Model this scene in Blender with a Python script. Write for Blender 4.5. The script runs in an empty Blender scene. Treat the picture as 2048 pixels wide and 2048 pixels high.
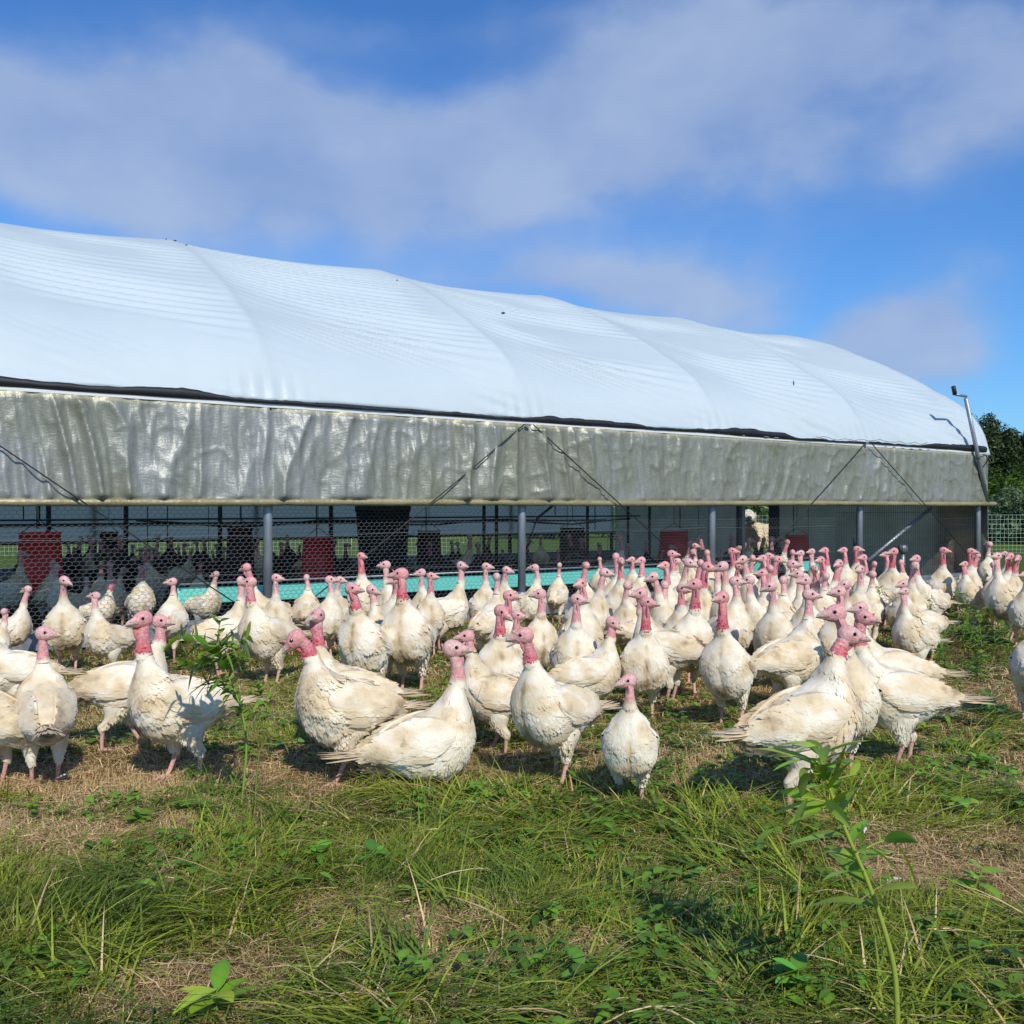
import bpy, math, random
import numpy as np
from mathutils import Vector

sc = bpy.context.scene
C = sc.collection
PI = math.pi
R = math.radians

# ------------------------------------------------------------------ camera, world, sun
CAM_H = 1.3
F = 1950.0            # focal length in pixels of a 2048 px wide picture
HZ = 1012.0           # row of the horizon
cam = bpy.data.cameras.new('camera')
cam.sensor_width = 36.0
cam.lens = F / 2048.0 * 36.0
cam.clip_start = 0.05
cam.clip_end = 4000
camo = bpy.data.objects.new('camera', cam)
C.objects.link(camo)
camo.location = (0, 0, CAM_H)
camo.rotation_euler = (R(90) - math.atan(12.0 / F), 0, 0)
sc.camera = camo

SUN_EL = R(41)
SUN_AZ = math.atan2(0.34, -0.94)          # direction towards the sun, from +Y clockwise
sun_dir = Vector((math.sin(SUN_AZ) * math.cos(SUN_EL), math.cos(SUN_AZ) * math.cos(SUN_EL), math.sin(SUN_EL)))
sl = bpy.data.lights.new('sun', 'SUN')
sl.energy = 4.3
sl.angle = R(0.6)
sl.color = (1.0, 0.945, 0.85)
slo = bpy.data.objects.new('sun', sl)
slo.rotation_euler = (-sun_dir).to_track_quat('-Z', 'Y').to_euler()
slo.location = (5, -5, 20)
C.objects.link(slo)

world = bpy.data.worlds.new("World")
sc.world = world
world.use_nodes = True
wt = world.node_tree
wt.nodes.clear()


def wn(typ, **k):
    n = wt.nodes.new(typ)
    for a, b in k.items():
        setattr(n, a, b)
    return n


def wmath(op, a, b=None, c=None):
    n = wn('ShaderNodeMath', operation=op)
    for i, v in enumerate((a, b, c)):
        if v is None:
            continue
        if isinstance(v, (int, float)):
            n.inputs[i].default_value = v
        else:
            wt.links.new(v, n.inputs[i])
    return n.outputs[0]


sky = wn('ShaderNodeTexSky', sky_type='NISHITA')
sky.sun_disc = False
sky.sun_elevation = SUN_EL
sky.sun_rotation = SUN_AZ
sky.altitude = 0
sky.air_density = 1.15
sky.dust_density = 0.25
sky.ozone_density = 3.5
tc = wn('ShaderNodeTexCoord')
sep = wn('ShaderNodeSeparateXYZ')
wt.links.new(tc.outputs['Generated'], sep.inputs[0])
n1 = wn('ShaderNodeTexNoise')
n1.inputs['Scale'].default_value = 3.2
n1.inputs['Detail'].default_value = 5
n1.inputs['Roughness'].default_value = 0.52
wt.links.new(tc.outputs['Generated'], n1.inputs['Vector'])
n2 = wn('ShaderNodeTexNoise')
n2.inputs['Scale'].default_value = 5.0
n2.inputs['Detail'].default_value = 6
n2.inputs['Roughness'].default_value = 0.5
map2 = wn('ShaderNodeMapping')
map2.inputs['Location'].default_value = (3.1, 7.7, 1.3)
map2.inputs['Scale'].default_value = (1, 1, 1.6)
wt.links.new(tc.outputs['Generated'], map2.inputs[0])
wt.links.new(map2.outputs[0], n2.inputs['Vector'])
az = wmath('ARCTAN2', sep.outputs[0], sep.outputs[1])
el = wmath('ARCSINE', sep.outputs[2])
sepn = wn('ShaderNodeSeparateColor')
wt.links.new(n1.outputs['Color'], sepn.inputs[0])
az = wmath('ADD', az, wmath('MULTIPLY', wmath('SUBTRACT', sepn.outputs[0], 0.5), 0.34))
el = wmath('ADD', el, wmath('MULTIPLY', wmath('SUBTRACT', sepn.outputs[1], 0.5), 0.20))
# soft cloud banks: azimuth, elevation, half widths, weight
BANKS = [(-700, 690, 420, 150, .45), (-180, 600, 260, 100, .35), (500, 620, 420, 120, .30), (900, 700, 260, 140, .30), (-560, 760, 400, 120, .9), (-850, 700, 300, 150, .6), (-300, 640, 260, 110, .55), (-620, 880, 160, 70, .5),
         (60, 680, 240, 90, .6), (300, 860, 260, 90, .6), (90, 735, 230, 110, .55), (440, 770, 240, 110, .6), (-620, 730, 300, 120, .4), (760, 900, 330, 110, .9), (420, 690, 260, 70, .45), (120, 960, 160, 60, .4),
         (80, 430, 380, 60, .75), (340, 410, 170, 60, .55), (815, 345, 170, 52, 1.25), (700, 300, 190, 50, .4),
         (-250, 960, 250, 40, .28), (960, 330, 120, 110, .5), (960, 780, 200, 90, .5)]
tot = None
for (u, v, su, sv, wgt) in BANKS:
    a0 = math.atan(u / F)
    e0 = math.atan(v / math.hypot(F, u))
    sa = su / F * math.cos(a0) ** 2
    se = sv / F * 0.93
    da = wmath('DIVIDE', wmath('SUBTRACT', az, a0), sa)
    de = wmath('DIVIDE', wmath('SUBTRACT', el, e0), se)
    q = wmath('ADD', wmath('MULTIPLY', da, da), wmath('MULTIPLY', de, de))
    g = wmath('MULTIPLY', wmath('EXPONENT', wmath('MULTIPLY', q, -0.8)), wgt)
    tot = g if tot is None else wmath('ADD', tot, g)
# banks for the rest of the sky
oth = wmath('GREATER_THAN', wmath('ABSOLUTE', az), 0.75)
n3 = wn('ShaderNodeMapRange')
n3.inputs[1].default_value = .45
n3.inputs[2].default_value = .7
wt.links.new(n1.outputs['Fac'], n3.inputs[0])
tot = wmath('ADD', tot, wmath('MULTIPLY', oth, wmath('MULTIPLY', n3.outputs[0], .6)))
tex = wn('ShaderNodeMapRange')
tex.inputs[1].default_value = .25
tex.inputs[2].default_value = .72
tex.inputs[3].default_value = .30
tex.inputs[4].default_value = 1.50
wt.links.new(n2.outputs['Fac'], tex.inputs[0])
mask = wmath('MULTIPLY', tot, tex.outputs[0])
msk = wn('ShaderNodeMapRange', interpolation_type='SMOOTHSTEP')
msk.inputs[1].default_value = .06
msk.inputs[2].default_value = 1.05
wt.links.new(mask, msk.inputs[0])
mask = wmath('MULTIPLY', msk.outputs[0], 0.84)
up = wn('ShaderNodeMapRange')
up.inputs[1].default_value = -0.02
up.inputs[2].default_value = 0.04
wt.links.new(sep.outputs[2], up.inputs[0])
mask = wmath('MULTIPLY', mask, up.outputs[0])
tint = wn('ShaderNodeMix', data_type='RGBA', blend_type='MULTIPLY')
tint.inputs[0].default_value = 1
wt.links.new(sky.outputs[0], tint.inputs[6])
tint.inputs[7].default_value = (0.44, 0.80, 1.24, 1)
mix = wn('ShaderNodeMix', data_type='RGBA')
wt.links.new(mask, mix.inputs[0])
wt.links.new(tint.outputs[2], mix.inputs[6])
cmx = wn('ShaderNodeMix', data_type='RGBA')
cmr = wn('ShaderNodeMapRange')
cmr.inputs[1].default_value = .36
cmr.inputs[2].default_value = .66
wt.links.new(n2.outputs['Fac'], cmr.inputs[0])
wt.links.new(cmr.outputs[0], cmx.inputs[0])
cmx.inputs[6].default_value = (2.35, 3.35, 5.7, 1)
cmx.inputs[7].default_value = (3.6, 4.5, 6.3, 1)
wt.links.new(cmx.outputs[2], mix.inputs[7])
bg = wn('ShaderNodeBackground')
bg.inputs[1].default_value = 0.115
wt.links.new(mix.outputs[2], bg.inputs[0])
wo = wn('ShaderNodeOutputWorld')
wt.links.new(bg.outputs[0], wo.inputs[0])

sc.view_settings.view_transform = 'Standard'
sc.view_settings.look = 'None'
sc.view_settings.exposure = 0.0
sc.view_settings.gamma = 1.0

# ------------------------------------------------------------------ helpers
rng = np.random.default_rng(11)
random.seed(5)


def at(px, py, Y):
    """the point at distance Y that is seen at column px, row py of the 2048 px photograph"""
    return np.array([(px - 1024.0) / F * Y, Y, CAM_H - (py - HZ) / F * Y])


def _hash(ix, iy, iz, seed):
    h = (ix * 374761393 + iy * 668265263 + iz * 2147483647 + seed * 1274126177) & 0xFFFFFFFF
    h = ((h ^ (h >> 13)) * 1274126177) & 0xFFFFFFFF
    h = (h ^ (h >> 16)) & 0xFFFFFFFF
    return h.astype(np.float64) / 4294967295.0


def noise3(x, y, z, seed=0):
    x = np.asarray(x, float); y = np.asarray(y, float) + 0 * x; z = np.asarray(z, float) + 0 * x
    xi = np.floor(x).astype(np.int64); yi = np.floor(y).astype(np.int64); zi = np.floor(z).astype(np.int64)
    fx = x - xi; fy = y - yi; fz = z - zi
    fx = fx * fx * (3 - 2 * fx); fy = fy * fy * (3 - 2 * fy); fz = fz * fz * (3 - 2 * fz)
    r = 0
    for dx in (0, 1):
        for dy in (0, 1):
            for dz in (0, 1):
                w = (fx if dx else 1 - fx) * (fy if dy else 1 - fy) * (fz if dz else 1 - fz)
                r = r + w * _hash(xi + dx, yi + dy, zi + dz, seed)
    return r                                     # 0..1


def fbm(x, y, z=0.0, seed=0, oct=3):
    r = 0; a = 0.5; s = 0
    for o in range(oct):
        r = r + a * noise3(np.asarray(x) * 2 ** o, np.asarray(y) * 2 ** o, np.asarray(z) * 2 ** o, seed + o * 17)
        s += a; a *= 0.5
    return r / s


def sstep(a, b, x):
    t = np.clip((x - a) / (b - a), 0, 1)
    return t * t * (3 - 2 * t)


class MB:
    def __init__(self):
        self.V = []; self.Cc = []; self.F = []; self.M = []; self.n = 0

    def add(self, v, f, c=(1, 1, 1), mi=0):
        v = np.asarray(v, float).reshape(-1, 3)
        f = np.asarray(f, np.int64)
        c = np.asarray(c, float)
        if c.ndim == 1:
            c = np.tile(c, (len(v), 1))
        self.V.append(v); self.Cc.append(c)
        self.F.append(f + self.n); self.M.append(np.full(len(f), mi))
        self.n += len(v)

    def arrays(self):
        return np.concatenate(self.V), np.concatenate(self.Cc)

    def mesh(self, name, mats, smooth=True):
        v = np.concatenate(self.V); c = np.concatenate(self.Cc)
        me = bpy.data.meshes.new(name)
        me.vertices.add(len(v))
        me.vertices.foreach_set('co', v.astype(np.float32).ravel())
        loops = np.concatenate([f.ravel() for f in self.F])
        sizes = np.concatenate([np.full(len(f), f.shape[1]) for f in self.F])
        starts = np.concatenate([[0], np.cumsum(sizes)[:-1]])
        me.loops.add(len(loops))
        me.loops.foreach_set('vertex_index', loops.astype(np.int32))
        me.polygons.add(len(sizes))
        me.polygons.foreach_set('loop_start', starts.astype(np.int32))
        me.polygons.foreach_set('material_index', np.concatenate(self.M).astype(np.int32))
        me.polygons.foreach_set('use_smooth', np.full(len(sizes), bool(smooth)))
        at_ = me.color_attributes.new('Col', 'FLOAT_COLOR', 'POINT')
        at_.data.foreach_set('color', np.hstack([c, np.ones((len(c), 1))]).astype(np.float32).ravel())
        me.update(calc_edges=True)
        me.validate()
        for m in (mats if isinstance(mats, (list, tuple)) else [mats]):
            me.materials.append(m)
        return me

    def build(self, name, mats, parent=None, smooth=True):
        o = bpy.data.objects.new(name, self.mesh(name, mats, smooth))
        C.objects.link(o)
        if parent is not None:
            o.parent = parent
        return o


def tag(o, label=None, cat=None, group=None, kind=None):
    if label: o['label'] = label
    if cat: o['category'] = cat
    if group: o['group'] = group
    if kind: o['kind'] = kind
    return o


def empty(name, loc, rz=0.0):
    o = bpy.data.objects.new(name, None)
    o.empty_display_size = 0.1
    o.location = loc
    o.rotation_euler = (0, 0, rz)
    C.objects.link(o)
    return o


def unit(v):
    v = np.asarray(v, float)
    return v / (np.linalg.norm(v, axis=-1, keepdims=True) + 1e-12)


def grid_faces(nu, nv, wrap=False):
    i, j = np.meshgrid(np.arange(nu - 1), np.arange(nv if wrap else nv - 1), indexing='ij')
    j2 = (j + 1) % nv
    return np.stack([i * nv + j, (i + 1) * nv + j, (i + 1) * nv + j2, i * nv + j2], -1).reshape(-1, 4)


def tube(path, rad, seg=8, cap=True):
    p = np.asarray(path, float)
    n = len(p)
    rad = np.full(n, rad) if np.isscalar(rad) else np.asarray(rad, float)
    T = np.gradient(p, axis=0) if n > 2 else np.tile(p[1] - p[0], (n, 1))
    T = unit(T)
    ref = np.array([0, 0, 1.0]) if abs(T[0][2]) < 0.9 else np.array([0, 1.0, 0])
    vs = []
    for k in range(n):
        a = unit(np.cross(T[k], ref)); b = np.cross(T[k], a)
        ref = -np.cross(T[k], a) if False else ref
        th = np.arange(seg) / seg * 2 * PI
        vs.append(p[k] + rad[k] * (np.cos(th)[:, None] * a + np.sin(th)[:, None] * b))
    v = np.concatenate(vs)
    f = grid_faces(n, seg, True)
    if cap:
        v = np.vstack([v, p[0], p[-1]])
        i0 = n * seg; i1 = i0 + 1
        j = np.arange(seg); j2 = (j + 1) % seg
        f0 = np.stack([np.full(seg, i0), j, j2, j2], -1)
        f1 = np.stack([np.full(seg, i1), (n - 1) * seg + j2, (n - 1) * seg + j, (n - 1) * seg + j], -1)
        return v, f, np.concatenate([f0[:, :3], f1[:, :3]])
    return v, f, None


def add_tube(mb, path, rad, seg=8, c=(1, 1, 1), mi=0, cap=True):
    v, f, t = tube(path, rad, seg, cap)
    n = mb.n
    mb.add(v, f, c, mi)
    if t is not None:
        mb.F.append(t + n); mb.M.append(np.full(len(t), mi))


def add_box(mb, c0, ax, ay, az_, col=(1, 1, 1), mi=0):
    """box: centre and three half axes"""
    c0, ax, ay, az_ = map(lambda q: np.asarray(q, float), (c0, ax, ay, az_))
    s = [(-1, -1, -1), (1, -1, -1), (1, 1, -1), (-1, 1, -1), (-1, -1, 1), (1, -1, 1), (1, 1, 1), (-1, 1, 1)]
    v = np.array([c0 + a * ax + b * ay + c * az_ for a, b, c in s])
    f = [(0, 3, 2, 1), (4, 5, 6, 7), (0, 1, 5, 4), (1, 2, 6, 5), (2, 3, 7, 6), (3, 0, 4, 7)]
    mb.add(v, f, col, mi)


def ellipsoid(c0, ax, ay, az_, nu=7, nv=10):
    c0, ax, ay, az_ = map(lambda q: np.asarray(q, float), (c0, ax, ay, az_))
    ph = np.linspace(0, PI, nu)
    ph[0] = 0.02; ph[-1] = PI - 0.02
    th = np.arange(nv) / nv * 2 * PI
    P, Tt = np.meshgrid(ph, th, indexing='ij')
    v = c0 + (np.cos(P)[..., None] * az_ + (np.sin(P) * np.cos(Tt))[..., None] * ax + (np.sin(P) * np.sin(Tt))[..., None] * ay)
    return v.reshape(-1, 3), grid_faces(nu, nv, True)


def catmull(P, n):
    """smooth interpolation of rows of P at n values"""
    P = np.asarray(P, float)
    m = len(P)
    t = np.linspace(0, m - 1, n)
    i = np.minimum(t.astype(int), m - 2)
    f = (t - i)[:, None]
    p0 = P[np.maximum(i - 1, 0)]; p1 = P[i]; p2 = P[i + 1]; p3 = P[np.minimum(i + 2, m - 1)]
    return 0.5 * (2 * p1 + (p2 - p0) * f + (2 * p0 - 5 * p1 + 4 * p2 - p3) * f * f + (3 * p1 - p0 - 3 * p2 + p3) * f ** 3)


# ------------------------------------------------------------------ materials
def mat(name, col=(.5, .5, .5), rough=0.6, attr=False, noise=None, bump=None, spec=0.5, metal=0.0, trans=0.0,
        rnd=0.0, coord='Object', sub=0.0, alpha=None):
    m = bpy.data.materials.new(name)
    m.use_nodes = True
    nt = m.node_tree
    b = nt.nodes['Principled BSDF']
    out = nt.nodes['Material Output']
    b.inputs['Roughness'].default_value = rough
    b.inputs['Specular IOR Level'].default_value = spec
    b.inputs['Metallic'].default_value = metal
    if sub:
        b.inputs['Subsurface Weight'].default_value = sub
        b.inputs['Subsurface Radius'].default_value = (1.0, .4, .25)
        b.inputs['Subsurface Scale'].default_value = 0.01
    tcn = nt.nodes.new('ShaderNodeTexCoord')
    vec = tcn.outputs[coord]
    if attr:
        a = nt.nodes.new('ShaderNodeAttribute'); a.attribute_name = 'Col'
        src = a.outputs['Color']
    else:
        a = nt.nodes.new('ShaderNodeRGB'); a.outputs[0].default_value = (*col, 1)
        src = a.outputs[0]
    if noise:      # list of (scale, low colour, high colour, lo, hi, axis scale)
        for (s, c0, c1, lo, hi, asc) in noise:
            mp = nt.nodes.new('ShaderNodeMapping'); mp.inputs['Scale'].default_value = asc
            nt.links.new(vec, mp.inputs[0])
            nz = nt.nodes.new('ShaderNodeTexNoise'); nz.inputs['Scale'].default_value = s
            nz.inputs['Detail'].default_value = 6; nz.inputs['Roughness'].default_value = .6
            nt.links.new(mp.outputs[0], nz.inputs['Vector'])
            rr = nt.nodes.new('ShaderNodeMapRange')
            rr.inputs[1].default_value = lo; rr.inputs[2].default_value = hi
            nt.links.new(nz.outputs['Fac'], rr.inputs[0])
            cm = nt.nodes.new('ShaderNodeMix'); cm.data_type = 'RGBA'
            nt.links.new(rr.outputs[0], cm.inputs[0])
            cm.inputs[6].default_value = (*c0, 1); cm.inputs[7].default_value = (*c1, 1)
            mu = nt.nodes.new('ShaderNodeMix'); mu.data_type = 'RGBA'; mu.blend_type = 'MULTIPLY'
            mu.inputs[0].default_value = 1
            nt.links.new(src, mu.inputs[6]); nt.links.new(cm.outputs[2], mu.inputs[7])
            src = mu.outputs[2]
    if rnd:
        oi = nt.nodes.new('ShaderNodeObjectInfo')
        rr = nt.nodes.new('ShaderNodeMapRange'); rr.inputs[3].default_value = 1 - rnd; rr.inputs[4].default_value = 1 + rnd * .4
        nt.links.new(oi.outputs['Random'], rr.inputs[0])
        mu = nt.nodes.new('ShaderNodeMix'); mu.data_type = 'RGBA'; mu.blend_type = 'MULTIPLY'; mu.inputs[0].default_value = 1
        nt.links.new(src, mu.inputs[6]); nt.links.new(rr.outputs[0], mu.inputs[7])
        src = mu.outputs[2]
    nt.links.new(src, b.inputs['Base Color'])
    if bump:
        cur = None
        for (s, st, asc) in bump:
            mp = nt.nodes.new('ShaderNodeMapping'); mp.inputs['Scale'].default_value = asc
            nt.links.new(vec, mp.inputs[0])
            nz = nt.nodes.new('ShaderNodeTexNoise'); nz.inputs['Scale'].default_value = s
            nz.inputs['Detail'].default_value = 5
            nt.links.new(mp.outputs[0], nz.inputs['Vector'])
            bp = nt.nodes.new('ShaderNodeBump'); bp.inputs['Distance'].default_value = st
            bp.inputs['Strength'].default_value = 1.0
            nt.links.new(nz.outputs['Fac'], bp.inputs['Height'])
            if cur is not None:
                nt.links.new(cur, bp.inputs['Normal'])
            cur = bp.outputs[0]
        nt.links.new(cur, b.inputs['Normal'])
    if trans:
        tr = nt.nodes.new('ShaderNodeBsdfTranslucent')
        nt.links.new(src, tr.inputs[0])
        mx = nt.nodes.new('ShaderNodeMixShader'); mx.inputs[0].default_value = trans
        nt.links.new(b.outputs[0], mx.inputs[1]); nt.links.new(tr.outputs[0], mx.inputs[2])
        nt.links.new(mx.outputs[0], out.inputs[0])
    return m


A1 = (1, 1, 1)
M_roof = mat('white_roof_fabric', (.68, .765, .79), rough=.42, spec=.35, trans=.36,
             noise=[(.6, (.95, .96, .97), (1, 1, 1), .35, .6, A1)])
M_curt = mat('dirty_poly_curtain', attr=True, rough=.40, spec=.7, metal=.15, trans=.10,
             noise=[(2.2, (.88, .87, .74), (1.06, 1.06, 1.06), .35, .62, (1, 1, .35)), (30, (.88, .88, .86), (1.08, 1.08, 1.08), .3, .7, (1, 1, .6))],
             bump=[(26, .006, (1, 1, .18)), (40, .004, (.5, .5, 1.2)), (110, .002, A1)])
M_tarp = mat('grey_tarp', (.74, .66, .54), rough=.6, trans=.75,
             noise=[(2.5, (.85, .85, .8), (1.05, 1.05, 1.05), .3, .7, A1)], bump=[(5, .05, (1, 1, .6)), (16, .012, A1)])
M_black = mat('black_webbing', (.012, .013, .016), rough=.6)
M_board = mat('white_board', (.62, .64, .64), rough=.5)
M_galv = mat('galvanised_steel', (.30, .33, .36), rough=.45, metal=.55,
             noise=[(14, (.7, .72, .75), (1.15, 1.15, 1.15), .3, .7, (1, 1, .3))], bump=[(60, .002, A1)])
M_wire = mat('wire', (.17, .19, .20), rough=.5, metal=.3)
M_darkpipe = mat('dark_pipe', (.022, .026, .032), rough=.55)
M_net = mat('white_green_netting', (.42, .55, .42), rough=.6)
M_red = mat('red_plastic', (.78, .03, .04), rough=.45, rnd=.25, noise=[(5, (.75, .7, .7), (1.1, 1.1, 1.1), .3, .7, A1)])
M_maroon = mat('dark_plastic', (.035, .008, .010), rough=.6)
M_teal = mat('teal_plastic', (.20, .74, .64), rough=.5, noise=[(7, (.85, .88, .88), (1.05, 1.05, 1.05), .3, .7, A1)])
M_coat = mat('turkey_feathers', attr=True, rough=.85, spec=.12, trans=.24,
             noise=[(14, (.96, .93, .88), (1.03, 1.03, 1.03), .36, .6, A1)], bump=[(55, .003, A1)])
_b = M_coat.node_tree.nodes['Principled BSDF']; _b.inputs['Sheen Weight'].default_value = .35; _b.inputs['Sheen Roughness'].default_value = .5
M_skin = mat('turkey_skin', attr=True, rough=.5, spec=.35,
             noise=[(60, (.80, .74, .74), (1.14, 1.14, 1.14), .35, .65, A1)], bump=[(160, .004, A1), (60, .004, A1)])
M_eye = mat('turkey_eye', (.006, .005, .004), rough=.08)
M_leaf = mat('leaf_green', attr=True, rough=.45, spec=.35, trans=.30)
M_grass = mat('grass_blades', attr=True, rough=.55, spec=.25, trans=.34)
M_bark = mat('bark', (.10, .07, .05), rough=.9)
M_fur = mat('dog_fur', attr=True, rough=.9, spec=.1, noise=[(18, (.8, .76, .7), (1.1, 1.1, 1.1), .3, .7, A1)], bump=[(40, .01, A1)])
# ------------------------------------------------------------------ terrain
def gz(x, y):
    x = np.asarray(x, float); y = np.asarray(y, float)
    near = sstep(40, 9, y)
    h = .05 * (fbm(x * .9 + 9, y * .9 + 4, 0, 3, 2) - .5) + .02 * (fbm(x * 4, y * 4, 0, 5, 2) - .5)
    return h * near * sstep(1.5, 3, y + 0 * x)


# side wall of the shelter: P(t) = W0 + t * WD, one bay per unit t; WN points into the shelter
W0 = np.array([-2.42, 9.70]); WD = np.array([2.55, 1.63]); BAY = float(np.hypot(*WD))
WU = WD / BAY
WN = np.array([-WU[1], WU[0]])
T0, T1 = -3.0, 4.0
WID = 9.8


def wp(t, w=0.0, z=0.0):
    t = np.asarray(t, float)
    x = W0[0] + WD[0] * t + WN[0] * w
    y = W0[1] + WD[1] * t + WN[1] * w
    return np.stack([x, y, z + 0 * x], -1)


def uv_wall(x, y):
    dx = x - W0[0]; dy = y - W0[1]
    return (dx * WU[0] + dy * WU[1]) / BAY, dx * WN[0] + dy * WN[1]


def gridrange(a, b, n, p=1.0):
    s = np.linspace(0, 1, n)
    return a + (b - a) * s ** p


# ground: one sheet to the horizon, finer near the camera
ys = np.concatenate([np.linspace(-20, 1.5, 20), np.linspace(1.6, 14, 180), gridrange(14.3, 60, 60, 1.3), gridrange(63, 1500, 40, 2.5)])
xs = np.concatenate([-gridrange(12, 1200, 40, 2.5)[::-1], np.linspace(-11.8, 11.8, 240), gridrange(12, 1200, 40, 2.5)])
X, Y = np.meshgrid(xs, ys, indexing='ij')
Z = gz(X, Y)
# dryness of the sward: 0 lush, 1 straw
DRY0 = [(-1.9, 4.55, 1.5, .45, 1.0), (-.75, 3.0, 1.0, .30, .55), (.1, 2.85, .7, .25, .55), (1.35, 3.35, .65, .42, 1.1),
       (1.9, 3.7, .6, .3, .8), (-1.6, 3.75, 1.0, .25, .65), (-1.0, 2.62, .45, .2, .8), (.9, 5.0, 1.0, .4, .5), (2.9, 6.7, 1.2, .7, .8), (1.0, 2.55, .4, .12, .3)]
DRY = [(a, b, c, d, e * .7) for a, b, c, d, e in DRY0]
LUSH = [(-1.4, 2.95, .8, .3, .9), (.75, 2.9, .6, .35, 1.0), (.25, 3.55, .9, .4, .7), (-.3, 3.9, .6, .3, .6), (1.5, 2.5, .5, .4, .8), (-1.3, 6.2, .8, .8, .8), (1.6, 5.2, .8, .8, .4)]


def dryness(x, y):
    d = .30 + 1.0 * (fbm(x * 1.1, y * 1.6, 0, 21, 3) - .5) + .9 * (fbm(x * 4, y * 6, 0, 22, 2) - .5)
    for (a, b, sa, sb, w) in DRY:
        d = d + w * np.exp(-((x - a) / sa) ** 2 - ((y - b) / sb) ** 2)
    for (a, b, sa, sb, w) in LUSH:
        d = d - w * np.exp(-((x - a) / sa) ** 2 - ((y - b) / sb) ** 2)
    return np.clip(d, 0, 1)


D = dryness(X, Y)
D = np.where(Y > 16, .12, D)
colr = np.stack([.055 + .17 * D, .060 + .075 * D, .018 + .024 * D], -1)
far = sstep(14, 18, Y)[..., None]
colr = colr * (1 - far) + np.array([.075, .13, .022]) * far
mb = MB()
mb.add(np.stack([X, Y, Z], -1).reshape(-1, 3), grid_faces(len(xs), len(ys)), colr.reshape(-1, 3))
M_ground = mat('ground_soil', attr=True, rough=.95, spec=.1,
               noise=[(9, (.6, .6, .55), (1.3, 1.25, 1.1), .3, .7, A1), (55, (.55, .55, .5), (1.35, 1.3, 1.2), .3, .7, A1)],
               bump=[(45, .02, A1), (9, .05, A1)])
tag(mb.build('ground', M_ground), kind='structure')

# trampled litter inside the shelter
tt, ww = np.meshgrid(np.linspace(T0, T1, 60), np.linspace(.05, WID - .05, 60), indexing='ij')
v = wp(tt, ww).reshape(-1, 3)
v[:, 2] = gz(v[:, 0], v[:, 1]) + .012
mb = MB(); mb.add(v, grid_faces(60, 60), (.055, .038, .024))
tag(mb.build('bedding_floor', M_ground), kind='structure')

# ------------------------------------------------------------------ shelter
sh = empty('poultry_shelter', tuple(wp(.5, WID / 2)))
shp = Vector(sh.location)
tag(sh, 'long hoop shelter with white fabric roof and dirty grey roll-up side curtain', 'shelter')


def part(mb, name, m, parent=sh, smooth=True, label=None, kind=None):
    o = mb.build(name, m, parent, smooth)
    o.matrix_parent_inverse = parent.matrix_world.inverted() if parent is sh else parent.matrix_parent_inverse
    if parent is sh:
        o.matrix_parent_inverse.identity()
        o.location = -shp
    if label: o['label'] = label
    if kind: o['kind'] = kind
    return o


PROF = np.array([(-.02, 2.30), (.02, 2.45), (.10, 2.68), (.30, 2.98), (.62, 3.24), (1.06, 3.50), (1.50, 3.76), (2.05, 4.04), (2.6, 4.30),
                 (3.3, 4.60), (4.1, 4.86), (4.9, 4.98)])
half = catmull(PROF, 140)
full = np.vstack([half, np.stack([WID - half[::-1][1:, 0], half[::-1][1:, 1]], -1)])
seg_ = np.r_[0, np.cumsum(np.hypot(*np.diff(full, axis=0).T))]
NS = 300
S_ = np.linspace(0, seg_[-1], NS)
pw = np.interp(S_, seg_, full[:, 0]); pz = np.interp(S_, seg_, full[:, 1])
nw = -np.gradient(pz, S_); nz_ = np.gradient(pw, S_)         # outward normal is (-dz, dw)
# the cover, stretched over the hoops, sagging and rippling between them
NT = 64 * 7 + 12
tv = np.linspace(T0, T1 + .075, NT)
Tm, Sm = np.meshgrid(tv, S_, indexing='ij')
fr = Tm - np.floor(Tm)
inb = (Tm <= T1)
drop = lambda t: -.15 * np.clip((t - 1) / 3, 0, 1.3)
tot_s = S_[-1]
crown = np.sin(np.clip(Sm / tot_s, 0, 1) * PI)
asym = np.sin(PI * fr ** .82)
sag = -.125 * np.sin(PI * fr ** .8) ** .8 * sstep(.05, .9, Sm) * sstep(.05, .9, tot_s - Sm) * inb * (1 - .45 * np.exp(-((Sm - tot_s / 2) / 1.3) ** 2))
along = Tm * BAY
tl = np.floor(Tm)
ph = Sm + .30 * fr * BAY
env = sstep(.42, .78, fbm(ph * 1.0 + tl * 7.3, fr * 1.6, 0, 31, 2) * 1.15) * np.sin(PI * fr) ** .5
rip = .022 * env * np.sin(2 * PI * (ph / .19 + .5 * fbm(ph * 4, fr * 1.2, 0, 39, 2) + .9 * fbm(ph * 1.5, tl * 3.1, 0, 32, 2)))
rip2 = .019 * np.sin(PI * np.clip(fr * 1.15, 0, 1)) * np.sin(2 * PI * (ph + .30 * fr * BAY) / .13) * sstep(2.4, .9, Sm) * sstep(.02, .25, fbm(tl * 2.3, Sm * 1.4 + fr, 0, 35, 2) - .33)
rip3 = .03 * (fbm(along * .7, Sm * 1.2, 0, 33, 3) - .5)
pucker = .018 * np.exp(-(Sm / .28) ** 2) * (np.exp(-(fr / .12) ** 2) + np.exp(-((1 - fr) / .12) ** 2)) * np.sin(fr * 120)
end_ = .05 * sstep(T1, T1 + .13, Tm) * (fbm(Sm * 4, along * 4, 0, 34, 2) - .7)
off = (sag + (rip + rip2) * inb + rip3 * inb + pucker + end_) * 1.0 + .03
w_ = pw[None] + nw[None] * off; z_ = pz[None] + nz_[None] * off
lowedge = np.exp(-(Sm / .12) ** 2)
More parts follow.
